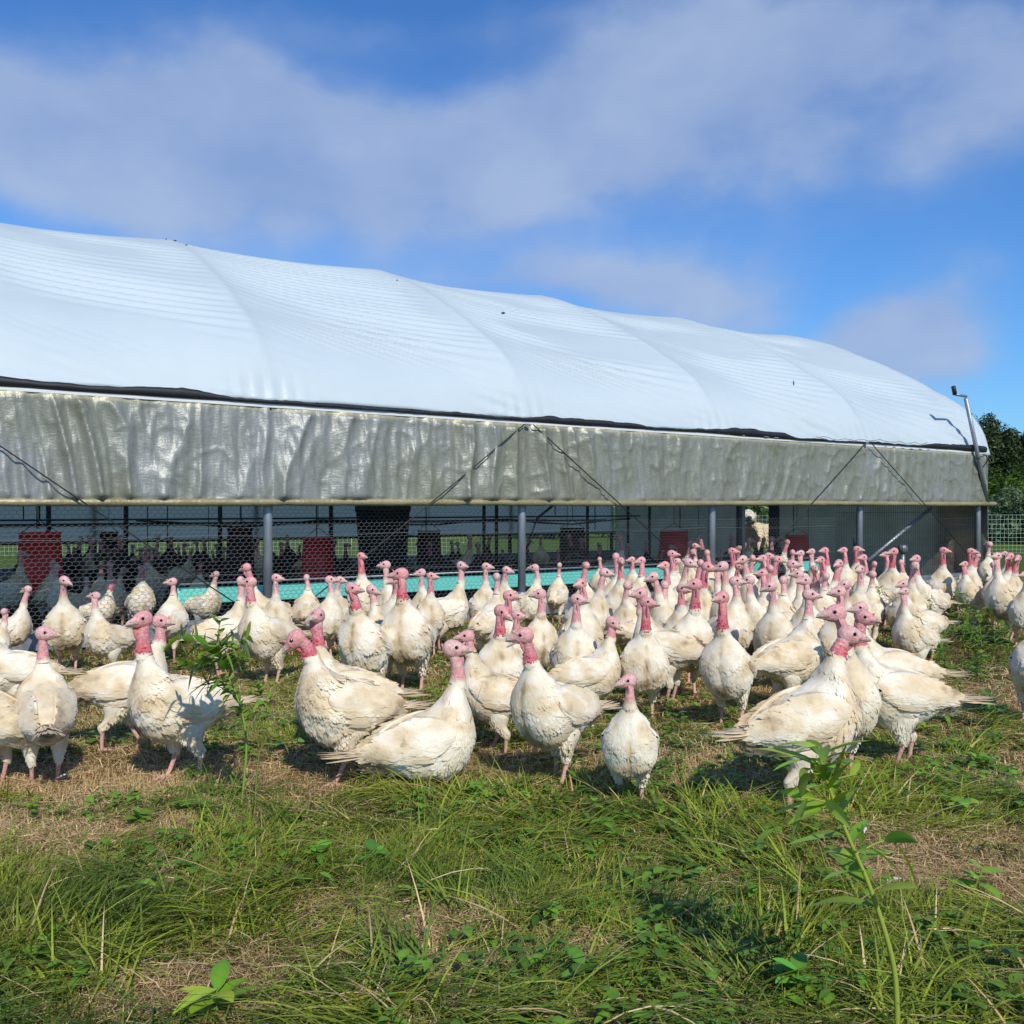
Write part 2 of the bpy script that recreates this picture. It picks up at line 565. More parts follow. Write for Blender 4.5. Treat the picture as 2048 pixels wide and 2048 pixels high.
z_ = z_ + drop(Tm) + lowedge * (.03 * sstep(1, -1, Tm) + .05 * (fbm(along * .9, 0 * Sm, 0, 36, 2) - .35) + .03 * sstep(2, -1, Tm))
v = wp(Tm, w_, 0); v[..., 2] = z_
mb = MB(); mb.add(v.reshape(-1, 3), grid_faces(NT, NS))
roof = part(mb, 'roof_cover', M_roof)
sol = roof.modifiers.new('thickness', 'SOLIDIFY'); sol.thickness = .004

# small marks stuck on the cover
M_debris = mat('debris', (.03, .027, .022), rough=.9)
for (t, s, q) in ((1.38, 3.0, .035), (.93, 3.75, .016), (.02, 4.9, .022), (-.02, 4.8, .018), (.05, 4.68, .016)):
    i = int(np.argmin(abs(tv - t))); j = int(np.argmin(abs(S_ - s)))
    c0 = v[i, j] + np.array([0, -.012, .012])
    tu = unit(v[i + 1, j] - v[i, j]); ts = unit(v[i, j + 1] - v[i, j]); nn = unit(np.cross(tu, ts))
    e, f = ellipsoid(c0, tu * q, ts * q * .45, nn * .006, 5, 7)
    mb = MB(); mb.add(e + (rng.random(e.shape) - .5) * q * .5, f, (.03, .025, .02))
    part(mb, 'stuck_debris', M_debris)

# hoops under the cover
for k in range(int(T0), int(T1) + 1):
    p = wp(k, full[::4, 0] + 0 * full[::4, 0]); p = wp(np.full(len(full[::4]), float(k)), full[::4, 0]); p[:, 2] = full[::4, 1] - .05 + drop(k)
    mb = MB(); add_tube(mb, p, .026, 8)
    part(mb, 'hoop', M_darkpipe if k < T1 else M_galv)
for w, z in ((4.9, 4.70), (1.5, 3.45), (8.3, 3.45)):
    mb = MB(); add_tube(mb, wp(np.array([T0, T1]), w, z) + np.array([[0, 0, 0], [0, 0, -.12]]), .02, 6)
    part(mb, 'purlin', M_darkpipe)

# posts
for k in range(int(T0), int(T1) + 1):
    for w, r_ in ((0.03, .046), (WID, .045)):
        mb = MB()
        b = wp(k, w)
        add_tube(mb, np.array([b + (0, 0, .0), b + (0, 0, 1.2), b + (0, 0, 2.3)]), r_, 14)
        if w < 1:
            add_tube(mb, np.array([b + (0, 0, .24), b + (0, 0, .30)]), r_ + .012, 12)
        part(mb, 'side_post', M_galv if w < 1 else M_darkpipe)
# skid rails on the ground
for w in (.03, WID):
    a = wp(T0 - .1, w); b = wp(T1 + .1, w)
    mb = MB()
    c0 = (a + b) / 2 + np.array([0, 0, .115]); ax = (b - a) / 2
    add_box(mb, c0, ax, np.array([*WN, 0]) * .06, (0, 0, .085))
    add_box(mb, c0 + np.array([0, 0, .058]) - np.array([*WN, 0]) * .064, ax, np.array([*WN, 0]) * .004, (0, 0, .010))
    part(mb, 'skid_rail', M_galv, smooth=False)
# post feet
for k in range(int(T0), int(T1) + 1):
    mb = MB(); add_box(mb, wp(k, -.035, .12), np.array([*WU, 0]) * .11, np.array([*WN, 0]) * .05, (0, 0, .10))
    part(mb, 'post_foot', M_galv, smooth=False)

# board under the eave, webbing over it
mb = MB(); a = wp(T0, -.03, 2.298 + .084); b = wp(T1 + .02, -.03, 2.298 - .112)
add_box(mb, (a + b) / 2, (b - a) / 2, np.array([*WN, 0]) * .018, (0, 0, .022))
part(mb, 'eave_board', M_board, smooth=False)
tw = np.linspace(T0, T1 + .03, 900)
nzv = fbm(tw * 2.2, 0, 0, 41, 2); nzh = fbm(tw * 9, 0, 0, 42, 2)
lo = 2.312 - .028 * tw + .025 * (fbm(tw * 1.6, 0, 0, 43, 2) - .5) + .04 * sstep(1.8, -1, tw) * 0
hi = lo + .036 + .060 * sstep(.42, .7, nzv) + .03 * (nzh - .5) + .02 * (fbm(tw * 30, 0, 0, 45, 2) - .5) + .0 * tw
rows = []
for q, w in ((0, -.055), (.33, -.075), (.66, -.08), (1, -.062)):
    rows.append(wp(tw, w + .012 * (fbm(tw * 7, q * 3, 0, 44, 2) - .5), 0) + np.stack([0 * tw, 0 * tw, lo + (hi - lo) * q], -1))
mb = MB(); mb.add(np.stack(rows, 1).reshape(-1, 3), grid_faces(len(tw), 4))
o = part(mb, 'eave_webbing', M_black)
o.modifiers.new('thickness', 'SOLIDIFY').thickness = .006
# lacing cord above the webbing
mb = MB()
p = wp(tw, -.085 - .01 * np.sin(tw * 60), 0); p[:, 2] = hi + .022 + .010 * np.sin(tw * 47) + .01 * (nzh - .5)
for a_ in range(0, 840, 120):
    if random.random() < .7:
        mb = MB(); add_tube(mb, p[a_:a_ + 110], .0035, 5)
        part(mb, 'lacing_cord', M_darkpipe)


# side curtain of milky dirty sheeting, folded and creased, rolled on a bar at the bottom
def curtain(w0, zb, zt, name, out=-1, amp=1.0, nt=1150, nh=46):
    t = np.linspace(T0, T1 + .03, nt); h = np.linspace(0, 1, nh)
    Tm, Hm = np.meshgrid(t, h, indexing='ij')
    zt = 2.275 - .028 * Tm
    al = Tm * BAY
    left = .30 + .95 * sstep(2.0, .5, Tm)
    warp = .10 * (fbm(al * .8, Hm * 1.4, 0, 51, 2) - .5) + .16 * (fbm(al * .35, 0 * Hm, 0, 57, 2) - .5) * Hm * 6
    f1 = fbm((al + warp) * 5.5, Hm * .35, 0, 52, 2) - .5
    ridge = (1 - abs(2 * fbm((al + warp * 2.2) * 2.6 + 4, Hm * .5, 0, 53, 2) - 1)) ** 5
    x1 = fbm((al + Hm * .5) * 3.0, (Hm - al * .2) * 2.5, 0, 54, 3) - .5
    x2 = fbm(al * 15, Hm * 2.4, 0, 55, 3) - .5
    cr = (1 - abs(2 * fbm(al * 4.3 + Hm * 1.2, Hm * 3.4 - al * .9, 0, 58, 2) - 1)) ** 7
    free = sstep(0, .06, Hm) * .75 + .25
    topf = sstep(1.0, .93, Hm) * .6 + .4
    free = free
    vf = fbm((al + warp) * 13, Hm * .6, 0, 59, 2) - .5
    x3 = 1 - abs(2 * fbm(al * 11 + Hm * 2, Hm * 2.6 - al * 1.2, 0, 60, 2) - 1)
    pha = (al + warp * 1.5 + (fbm(al * .6, 0 * Hm, 0, 67, 2) - .5) * 1.1 * Hm) * 3.1 + 2.2 * fbm(al * .9, 0 * Hm, 0, 66, 2)
    fold = (1 - abs(2 * (pha - np.floor(pha)) - 1)) ** 2.2 * sstep(.35, .65, fbm(al * 1.1 + 3, Hm * .6, 0, 68, 2))
    d = (.055 * f1 * left + .03 * ridge * left + .075 * fold * left + .034 * vf * left + .012 * x1 + .016 * x2 + .012 * cr + .016 * x3 ** 3) * free * topf * amp
    wv = w0 + out * (.02 + .05 * (1 - Hm)) + out * d
    z = zb + (zt - zb) * Hm + .012 * (fbm(al * 5, Hm * 0, 0, 56, 2) - .5) * sstep(.9, 1, Hm)
    v = wp(Tm, wv, 0); v[..., 2] = z
    alg = sstep(.42, .72, fbm(al * 1.3, Hm * .7, 0, 61, 3) + .22 * sstep(.2, 3.0, Tm) + .10 * (1 - Hm) ** 2)
    drip = sstep(.5, .72, fbm(al * 7, Hm * .5, 0, 62, 2))
    c = np.array([.262, .275, .262]) * (1 - .40 * alg[..., None]) + np.array([.20, .20, .11]) * .40 * alg[..., None]
    c = c * (1 - .18 * drip[..., None]) + np.array([.42, .42, .37]) * .08 * drip[..., None]
    hem = (sstep(.955, .975, Hm))[..., None]
    c = c * (1 - hem) + np.array([.40, .38, .26]) * hem
    mb = MB(); mb.add(v.reshape(-1, 3), grid_faces(nt, nh), c.reshape(-1, 3))
    o = part(mb, name, M_curt, kind=None)
    return o


curt = curtain(-.015, 1.345, 2.245, 'side_curtain')
tb = np.linspace(T0, T1 + .10, 700)
mb = MB()
pp = wp(tb, -.085, 0); pp[:, 2] = 1.337 + .004 * np.sin(tb * 3)
rr_ = .036 + .012 * (fbm(tb * 12, 0, 0, 63, 2) - .5) + .006 * (fbm(tb * 40, 0, 0, 64, 1) - .5)
cc = np.repeat((np.array([.30, .27, .15]) * (.8 + .5 * fbm(tb * 9, 0, 0, 65, 2))[:, None]), 12, 0)
vv, ff, tt_ = tube(pp, rr_, 12)
mb.add(vv, ff, np.vstack([cc, cc[:2]])); mb.F.append(tt_); mb.M.append(np.zeros(len(tt_)))
part(mb, 'curtain_roll', M_curt)
# crank that winds the curtain roll
cr0 = at(1976, 1010, 16.2); cr1 = at(1931, 797, 15.75)
mb = MB(); add_tube(mb, np.array([cr0, (cr0 + cr1) / 2 + (0, 0, .0), cr1]), .034, 10)
rodo = part(mb, 'crank_pole', M_galv)
mb = MB(); a = at(1932, 793, 15.75); b = at(1909, 789, 15.60); c_ = at(1906, 773, 15.56)
add_tube(mb, np.array([a, b]), .022, 8)
ck = mb.build('crank_arm', M_galv, rodo)
mb = MB(); add_tube(mb, np.array([b, (b + c_) / 2, c_]), .036, 8)
mb.build('crank_grip', M_black, ck)
mb = MB(); k0 = at(1956, 915, 15.95)
add_tube(mb, np.array([k0 + (-.05, -.03, -.03), k0 + (0, -.05, 0), k0 + (.12, 0, .04), k0 + (.22, .1, -.02), k0 + (.05, .15, -.3)]), .008, 5)
part(mb, 'tie_cord', M_black)

# far curtain and its rail
t = np.linspace(T0, T1, 200); Tm, Hm = np.meshgrid(t, np.linspace(0, 1, 12), indexing='ij')
v = wp(Tm, WID - .05 + .06 * (fbm(Tm * 9, Hm, 0, 71, 2) - .5), 0); v[..., 2] = .62 + Hm * 1.6
mb = MB(); mb.add(v.reshape(-1, 3), grid_faces(200, 12), (.33, .33, .31))
part(mb, 'far_curtain', mat('far_tarp', (.82, .68, .52), rough=.7, trans=.7), label='grey curtain on the far side of the shelter')
for (w, z, r_) in ((WID - .12, .64, .03), (7.2, 1.0, .03), (5.2, 1.03, .022), (4.2, 1.12, .014)):
    mb = MB(); add_tube(mb, wp(np.array([T0, 2.75 if w < 9 else T1]), w, z), r_, 6)
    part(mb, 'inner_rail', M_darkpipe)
for (px, Yp) in ((97, 13.6), (252, 14.2), (440, 15.), (662, 15.6), (968, 16.8), (993, 16.6), (1175, 19.5), (1256, 21.5), (1299, 20.8)):
    b = at(px, 1012, Yp); b[2] = 0
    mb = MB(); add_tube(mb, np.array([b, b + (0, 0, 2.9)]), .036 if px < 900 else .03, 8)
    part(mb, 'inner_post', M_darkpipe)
# braces near the second post and in the last bay
mb = MB(); add_tube(mb, np.array([wp(1.12, .25, 1.15), wp(1.5, .9, 1.62)]), .016, 6)
add_tube(mb, np.array([wp(1.12, .25, 1.15), wp(1.35, 1.6, .62)]), .012, 6)
part(mb, 'knee_brace', M_darkpipe)
mb = MB(); add_tube(mb, np.array([at(1735, 1122, 15.2), at(1862, 1016, 15.9)]), .03, 8)
part(mb, 'diagonal_brace', M_galv)
# hanging cords
for (px, Yp, y0) in ((47, 12, 1040), (74, 12.6, 1058), (78, 12.6, 1058), (335, 14, 1120), (482, 13, 1050), (295, 14.5, 1090), (633, 12, 1075), (852, 13, 1075), (1045, 15, 1040), (1190, 15, 1060), (1360, 13.5, 1058), (1587, 14.8, 1066), (1110, 14, 1030)):
    a = at(px, 1012, Yp); a[2] = 3.2
    mb = MB(); add_tube(mb, np.array([a, at(px, y0, Yp)]), .008, 5)
    part(mb, 'hanging_cord', M_black)
mb = MB(); q = np.linspace(0, 1, 14)
pth = wp(-.2 + 2.6 * q, 3.2, 0); pth[:, 2] = 1.12 - .09 * np.sin(q * PI * 3) ** 2 - .03 * q
add_tube(mb, pth, .016, 6)
part(mb, 'water_hose', M_black)

# end wall of grey tarp with a doorway, hung inside the last hoop
DW0, DW1 = 4.42, 5.32
fw, fz = full[:, 0], full[:, 1]


def end_panel(wa, wb, n):
    ws = np.linspace(wa, wb, n); top = np.interp(ws, fw, fz) - .20
    Wm, Hm = np.meshgrid(ws, np.linspace(0, 1, 30), indexing='ij')
    v = wp(T1 + .02 + .012 * (fbm(Wm * 2, Hm * 4, 0, 81, 3) - .5), Wm, 0)
    v[..., 2] = .01 + Hm * (top[:, None] - .01)
    return v.reshape(-1, 3), grid_faces(n, 30)


for (wa, wb) in ((.06, DW0), (DW1, WID - .06)):
    mb = MB(); v, f = end_panel(wa, wb, 50); mb.add(v, f)
    o = part(mb, 'end_wall', M_tarp)
    o.modifiers.new('thickness', 'SOLIDIFY').thickness = .006
wsd = np.linspace(DW0, DW1, 8); Wm, Hm = np.meshgrid(wsd, np.linspace(0, 1, 6), indexing='ij')
v = wp(T1 + .02, Wm, 0); v[..., 2] = 1.95 + Hm * (np.interp(wsd, fw, fz)[:, None] - 2.15)
mb = MB(); mb.add(v.reshape(-1, 3), grid_faces(8, 6))
part(mb, 'door_header', M_tarp)
for w in (DW0 - .03, DW1 + .03):
    mb = MB(); add_box(mb, wp(T1 - .03, w, 1.2), np.array([*WU, 0]) * .05, np.array([*WN, 0]) * (.10 if w < 5 else .04), (0, 0, 1.2))
    part(mb, 'door_jamb', M_darkpipe, smooth=False)
# loose tarp bulging round the near corner
t = np.linspace(0, 1, 40)
Tm, Hm = np.meshgrid(t, np.linspace(0, 1, 60), indexing='ij')
bul = .10 + .16 * sstep(.05, .5, Hm) * np.sin(Tm * PI) + .10 * (fbm(Tm * 2.5, Hm * 6, 0, 91, 3) - .5)
v = wp(T1 + (.02 + bul * .25), -.06 + Tm * .9, 0)
v[..., 2] = .02 + Hm * (np.interp(Tm * .9, fw, fz) - .30)
mb = MB(); mb.add(v.reshape(-1, 3), grid_faces(40, 60), (.30, .31, .27))
o = part(mb, 'corner_tarp', M_curt); o.modifiers.new('thickness', 'SOLIDIFY').thickness = .006


# chicken wire and welded wire
def edges_mesh(P0, P1, r):
    P0 = np.asarray(P0); P1 = np.asarray(P1)
    n = len(P0)
    d = unit(P1 - P0)
    nrm = np.array([*WN, 0.0])
    s = unit(np.cross(d, nrm)) * r
    q = np.tile(nrm * r, (n, 1))
    ring = np.stack([s, q, -s, -q], 1)
    v = np.concatenate([P0[:, None] + ring, P1[:, None] + ring], 1).reshape(-1, 3)
    base = (np.arange(n) * 8)[:, None, None]
    fl = np.array([[0, 1, 5, 4], [1, 2, 6, 5], [2, 3, 7, 6], [3, 0, 4, 7]])[None]
    return v, (base + fl).reshape(-1, 4)


def chicken_wire(t0, t1, w, z0, z1, cell=.056, r=.0017):
    L = (t1 - t0) * BAY
    hx = cell; hy = cell * .80
    nx = int(L / hx); ny = int((z1 - z0) / (hy * .75))
    A = []; B = []
    for j in range(ny):
        y = z0 + j * hy * .75
        ox = (j % 2) * hx / 2
        x = np.arange(nx) * hx + ox
        top = np.stack([x + hx / 2, np.full(nx, y + hy / 2)], -1)
        ul = np.stack([x, np.full(nx, y + hy / 4)], -1)
        ur = np.stack([x + hx, np.full(nx, y + hy / 4)], -1)
        ll = np.stack([x, np.full(nx, y - hy / 4)], -1)
        A += [ul, top, ul]; B += [top, ur, ll]
    A = np.concatenate(A); B = np.concatenate(B)

    def w3(p):
        wx = p[:, 0] + .008 * (fbm(p[:, 0] * 3, p[:, 1] * 3, 0, 101, 2) - .5)
        q = wp(t0 + wx / BAY, w + .02 * (fbm(p[:, 0] * 1.1, p[:, 1] * 1.5, 0, 102, 2) - .5), 0)
        q[:, 2] = p[:, 1] + .012 * (fbm(p[:, 0] * 1.3, p[:, 1] * 2, 0, 103, 2) - .5)
        return q
    return edges_mesh(w3(A), w3(B), r)


v, f = chicken_wire(-1.9, 2.85, .085, .2, 1.37, .060, .0014)
mb = MB(); mb.add(v, f)
for zz in (.62, 1.0):
    a = wp(np.linspace(-1.9, 2.85, 120), .083, 0); a[:, 2] = zz + .01 * np.sin(np.linspace(0, 40, 120))
    add_tube(mb, a, .002, 4)
part(mb, 'chicken_wire', M_wire)
mb = MB()
A = []; B = []
tq = np.arange(2.85, 4.0, .055 / BAY)
A.append(wp(tq, .08, .1)); B.append(wp(tq, .08, 1.36))
for zz in np.arange(.15, 1.36, .105):
    A.append(wp(np.array([2.85]), .08, zz)); B.append(wp(np.array([3.98]), .08, zz))
v, f = edges_mesh(np.concatenate(A), np.concatenate(B), .0026); mb.add(v, f)
part(mb, 'welded_wire', M_darkpipe)

# zigzag straps over the curtain
for (ta, tb_) in ((-1, 0), (-1, -2), (1, 0), (1, 2), (3, 2), (3, 4)):
    a = wp(ta + (.02 if tb_ > ta else -.02), -.12, 2.24); b = wp(tb_ + (-.03 if tb_ > ta else .03), -.17, .16)
    q = np.linspace(0, 1, 12)[:, None]
    pth = a * (1 - q) + b * q; pth[:, 2] -= .015 * np.sin(q[:, 0] * PI); pth[:, :2] -= WN * (.02 * np.sin(q * PI))
    mb = MB(); add_tube(mb, pth, .007, 6)
    add_tube(mb, np.array([b + (0, 0, .03), b + (.02, 0, -.17)]), .012, 6)
    part(mb, 'strap', M_black)
for ta in (-1, 1, 3):
    mb = MB(); add_box(mb, wp(ta, -.095, 2.235), np.array([*WU, 0]) * .03, np.array([*WN, 0]) * .012, (0, 0, .014))
    part(mb, 'strap_hook', M_galv, smooth=False)

# hanging teal trough: long V-shaped channel
e0 = empty('feed_trough', tuple(wp(1.38, .72, .30)), math.atan2(WU[1], WU[0]))
tag(e0, 'long teal plastic feed trough hanging behind the chicken wire', 'trough')
L = 3.22 * BAY / 2
mb = MB()
sec = np.array([(-.075, .155), (-.045, 0), (.045, 0), (.075, .155), (.068, .155), (.040, .008), (-.040, .008), (-.068, .155)])
xs2 = np.linspace(-L, L, 60)
v = np.array([[(x, a, b + .004 * math.sin(x * 2.1)) for a, b in sec] for x in xs2]).reshape(-1, 3)
mb.add(v, grid_faces(60, 8, True))
mb.build('channel', M_teal, e0, smooth=False)
mb = MB(); add_tube(mb, np.array([(-L, 0, .20), (L, 0, .20)]), .012, 6)
mb.build('anti_perch_rod', M_galv, e0)
for x in np.linspace(-L + .3, L - .3, 5):
    mb = MB(); add_tube(mb, np.array([(x, -.07, .15), (x, 0, .30), (x, .07, .15)]), .006, 5); add_tube(mb, np.array([(x, 0, .30), (x, 0, 2.4)]), .004, 5)
    mb.build('hanger', M_darkpipe, e0)


# hanging feeders: tapered tub, rim, dish
def feeder(px, ytop, ybot, wpx, Yp, m, label, cat='feeder', group='tub feeders hanging inside the shelter'):
    c0 = at(px, ybot, Yp); h = (ybot - ytop) / F * Yp; r_ = wpx / 2 / F * Yp
    o = empty('hanging_feeder', tuple(c0)); tag(o, label, cat, group)
    th = np.arange(28) / 28 * 2 * PI

    def lathe(prof):
        v = np.array([[(r2 * math.cos(a), r2 * math.sin(a), z) for a in th] for r2, z in prof]).reshape(-1, 3)
        mb = MB(); mb.add(v, grid_faces(len(prof), 28, True)); return mb
    lathe([(r_ * .97, .02), (r_, .05), (r_ * .94, h * .5), (r_ * .86, h * .96), (r_ * .89, h * .97), (r_ * .89, h), (r_ * .83, h), (r_ * .83, h * .96), (.01, h * .9)]).build('tub', m, o)
    lathe([(.01, -.03), (r_ * 1.06, -.03), (r_ * 1.12, .035), (r_ * 1.08, .035), (r_ * 1.02, -.015), (.01, -.015)]).build('dish', m, o)
    mb = MB(); add_tube(mb, np.array([(-r_ * .85, 0, h), (0, 0, h + .14), (r_ * .85, 0, h)]), .006, 5); add_tube(mb, np.array([(0, 0, h + .14), (0, 0, 2.7)]), .005, 5)
    mb.build('hanging_wire', M_darkpipe, o)
    return o


feeder(80, 1065, 1185, 88, 11.3, M_red, 'large red tub feeder at the far left behind the chicken wire')
feeder(636, 1076, 1160, 68, 13.4, M_red, 'red tub feeder just right of the first steel post')
feeder(1348, 1063, 1122, 64, 16.5, M_red, 'red tub feeder left of the doorway, against the grey end wall')
feeder(1594, 1070, 1120, 50, 17.5, M_red, 'red tub feeder right of the dog, against the grey end wall')
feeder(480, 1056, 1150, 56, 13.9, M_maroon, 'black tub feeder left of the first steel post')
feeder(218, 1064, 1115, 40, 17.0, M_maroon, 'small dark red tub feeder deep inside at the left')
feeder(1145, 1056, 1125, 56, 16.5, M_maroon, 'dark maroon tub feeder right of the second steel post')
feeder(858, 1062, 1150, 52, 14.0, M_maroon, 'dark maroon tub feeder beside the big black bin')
# big black bin
o = empty('black_feed_bin', tuple(at(766, 1152, 13.2)))
tag(o, 'large black bin hanging behind the wire between the first two posts', 'bin')
mb = MB(); rb = .36
th = np.arange(32) / 32 * 2 * PI
prof = [(.02, 0), (rb * .80, .0), (rb * .84, .04), (rb * .93, .45), (rb, .86), (rb * 1.05, .88), (rb * 1.05, .95), (rb * .98, .95), (rb * .98, 1.05), (rb * .6, 1.12), (.02, 1.14)]
v = np.array([[(r2 * math.cos(a), r2 * math.sin(a), z) for a in th] for r2, z in prof]).reshape(-1, 3)
mb.add(v, grid_faces(len(prof), 32, True)); mb.build('drum', mat('black_plastic', (.008, .009, .011), rough=.6), o)
mb = MB(); add_tube(mb, np.array([(-.3, 0, 1.0), (-.2, 0, 1.9)]), .012, 6); add_tube(mb, np.array([(.3, 0, 1.0), (.2, 0, 1.9)]), .012, 6)
mb.build('hanger_bar', M_darkpipe, o)
# tall steel drinker by the end wall
for (px, y0, y1, Yp, wpx, lab) in ((1710, 1076, 1160, 15.6, 8, 'thin steel pipe drinker standing beside the third visible bay post'), (1806, 1090, 1165, 15.6, 18, 'grey waterer with a square top standing among the birds at the end wall')):
    b = at(px, y0, Yp); g0 = np.array([b[0], b[1], 0.0])
    o = empty('drinker', tuple(g0)); tag(o, lab, 'drinker')
    mb = MB(); r_ = wpx / 2 / F * Yp
    add_tube(mb, np.array([(0, 0, 0), (0, 0, b[2] - .1)]), r_ * .5, 10); mb.build('stand_pipe', M_galv, o)
    mb = MB(); add_tube(mb, np.array([(0, 0, b[2] - .12), (0, 0, b[2] - .02), (0, 0, b[2])]), [r_, r_, r_ * .8], 12); mb.build('valve_cap', M_galv, o)
# ------------------------------------------------------------------ far side: trees, bushes, netting, field
def leafcards(P, Nn, size, asp=.6, mb=None, col=None, fold=.15):
    """one small folded leaf-shaped face pair per point"""
    n = len(P)
    a = unit(rng.normal(size=(n, 3))); a = unit(a - (a * Nn).sum(1, keepdims=True) * Nn * .8)
    s = np.cross(a, Nn); s = unit(s)
    size = np.broadcast_to(size, (n,))[:, None]
    tip = P + a * size; b0 = P - a * size * .6
    l = P + s * size * asp * .5 + Nn * size * fold; r = P - s * size * asp * .5 + Nn * size * fold
    v = np.stack([b0, l, tip, r], 1).reshape(-1, 3)
    f = (np.arange(n) * 4)[:, None] + np.array([[0, 1, 2, 3]])
    mb.add(v, f, np.repeat(col, 4, 0))


def crown(mb, c0, rad, nclump, per, size, base, seed, var=.35):
    r = np.random.default_rng(seed)
    for k in range(nclump):
        d = unit(r.normal(size=3)); d[2] = abs(d[2]) * .9 - .15 if r.random() < .8 else d[2]
        q = np.array(c0) + d * np.array(rad) * (r.random() ** .35)
        cr = np.array(rad) * r.uniform(.16, .34)
        pts = unit(r.normal(size=(per, 3))) * (r.random((per, 1)) ** .33)
        P = q + pts * cr
        Nn = unit(pts + r.normal(size=(per, 3)) * .5 + np.array([0, 0, .5]))
        tone = np.array(base) * r.uniform(1 - var, 1 + var)
        col = tone * r.uniform(.7, 1.35, (per, 1)) * np.array([1, 1, 1])
        leafcards(P, Nn, size * r.uniform(.7, 1.3, per), .6, mb, col)


def tree(px, Yp, top_px, wid, base, label, seed, nclump=60, per=150, size=.28, kind='tree', trunk=True, flat=.55, group=None):
    b = at(px, HZ, Yp); H = CAM_H + (HZ - top_px) / F * Yp
    root = empty(kind, (b[0], b[1], float(gz(b[0], b[1]))))
    tag(root, label, 'tree' if kind != 'bush' else 'bush', group)
    if trunk:
        mb = MB(); r = np.random.default_rng(seed)
        add_tube(mb, np.array([(0, 0, 0), (.1, 0, H * .25), (0, .1, H * .5), (.1, .1, H * .75)]), [H * .035, H * .026, H * .018, H * .008], 8)
        for k in range(6):
            a = r.uniform(0, 2 * PI); z = H * r.uniform(.25, .5)
            add_tube(mb, np.array([(0, 0, z), (math.cos(a) * wid * .18, math.sin(a) * wid * .18, z + H * .14), (math.cos(a) * wid * .33, math.sin(a) * wid * .33, z + H * .25)]), [H * .013, H * .009, H * .004], 6)
        mb.build('trunk', M_bark, root)
    mb = MB()
    crown(mb, (0, 0, H * (1 - flat * .9)), (wid / 2, wid / 2, H * flat * .85), nclump, per, size, base, seed)
    mb.build('crown', M_leaf, root)
    return root


tree(1946, 62, 804, 5.6, (.040, .062, .018), 'tall dark broadleaf tree rising behind the right end of the roof', 1, 110, 420, .15, flat=.62)
tree(2056, 60, 838, 5.0, (.036, .060, .018), 'dark round tree at the right edge of the photo', 2, 110, 420, .15, flat=.62)
tree(2004, 70, 888, 8.0, (.026, .042, .014), 'dark tree low between the two tallest trees', 3, 90, 320, .18, flat=.66)
tree(1830, 70, 880, 8.0, (.030, .05, .016), 'dark tree mostly hidden behind the shelter end', 4, 60, 160, .36, flat=.62)
tree(2170, 64, 830, 8.0, (.035, .06, .018), 'dark tree beyond the right edge', 5, 60, 160, .34, flat=.62)
tree(1700, 75, 900, 9.0, (.03, .05, .016), 'tree hidden behind the white roof', 15, 50, 120, .4, flat=.62)
tree(2000, 44, 922, 3.2, (.075, .135, .015), 'bright green bush in front of the dark trees', 6, 60, 220, .13, 'bush', False, .8)
tree(2075, 46, 918, 3.4, (.065, .12, .018), 'bright green bush at the right edge below the dark trees', 7, 50, 200, .14, 'bush', False, .8)
tree(1998, 36, 958, 2.6, (.13, .19, .085), 'pale grey-green willow bush just right of the shelter corner', 8, 60, 240, .09, 'bush', False, .95)
tree(2058, 34, 965, 2.4, (.12, .18, .08), 'pale grey-green willow bush at the right edge behind the netting', 9, 60, 240, .09, 'bush', False, .95)
tree(1940, 38, 965, 2.4, (.11, .17, .07), 'grey-green bush behind the shelter corner', 10, 40, 180, .10, 'bush', False, .95)
for k, (px, Yp, tp, w, c, lab) in enumerate([
        (1500, 38, 985, 3.0, (.07, .13, .03), 'green bush seen through the doorway left of the dog'),
        (1545, 40, 955, 3.2, (.03, .055, .02), 'dark bush seen through the doorway above the dog'),
        (1440, 42, 975, 3.4, (.06, .10, .03), 'green bush behind the end wall'),
        (1120, 40, 990, 5.0, (.08, .13, .03), 'green shrub seen under the far curtain near the second post'),
        (850, 42, 995, 5.0, (.06, .11, .03), 'green shrub seen under the far curtain behind the black bin'),
        (560, 42, 995, 5.0, (.06, .11, .03), 'green shrub beyond the shelter behind the first post'),
        (300, 42, 995, 5.0, (.06, .11, .03), 'green shrub beyond the shelter at the left'),
        (40, 42, 995, 5.0, (.06, .11, .03), 'green shrub beyond the shelter at the far left')]):
    tree(px, Yp, tp, w, c, lab, 20 + k, 40, 140, .15, 'bush', False, .85)

# electric netting fence beyond the shelter
fa = np.array([-14.0, 24.5]); fb = np.array([17.0, 26.0])
fe = empty('netting_fence', (float((fa + fb)[0] / 2), float((fa + fb)[1] / 2), 0))
tag(fe, 'pale green and white electric netting fence in the grass beyond the shelter', 'fence')
fo = np.array([*((fa + fb) / 2), 0])
Lf = np.linalg.norm(fb - fa); fu = (fb - fa) / Lf


def fp(s, z, d=0.0):
    s = np.asarray(s, float)
    return np.stack([fa[0] + fu[0] * s, fa[1] + fu[1] * s + d, z + 0 * s], -1) - fo


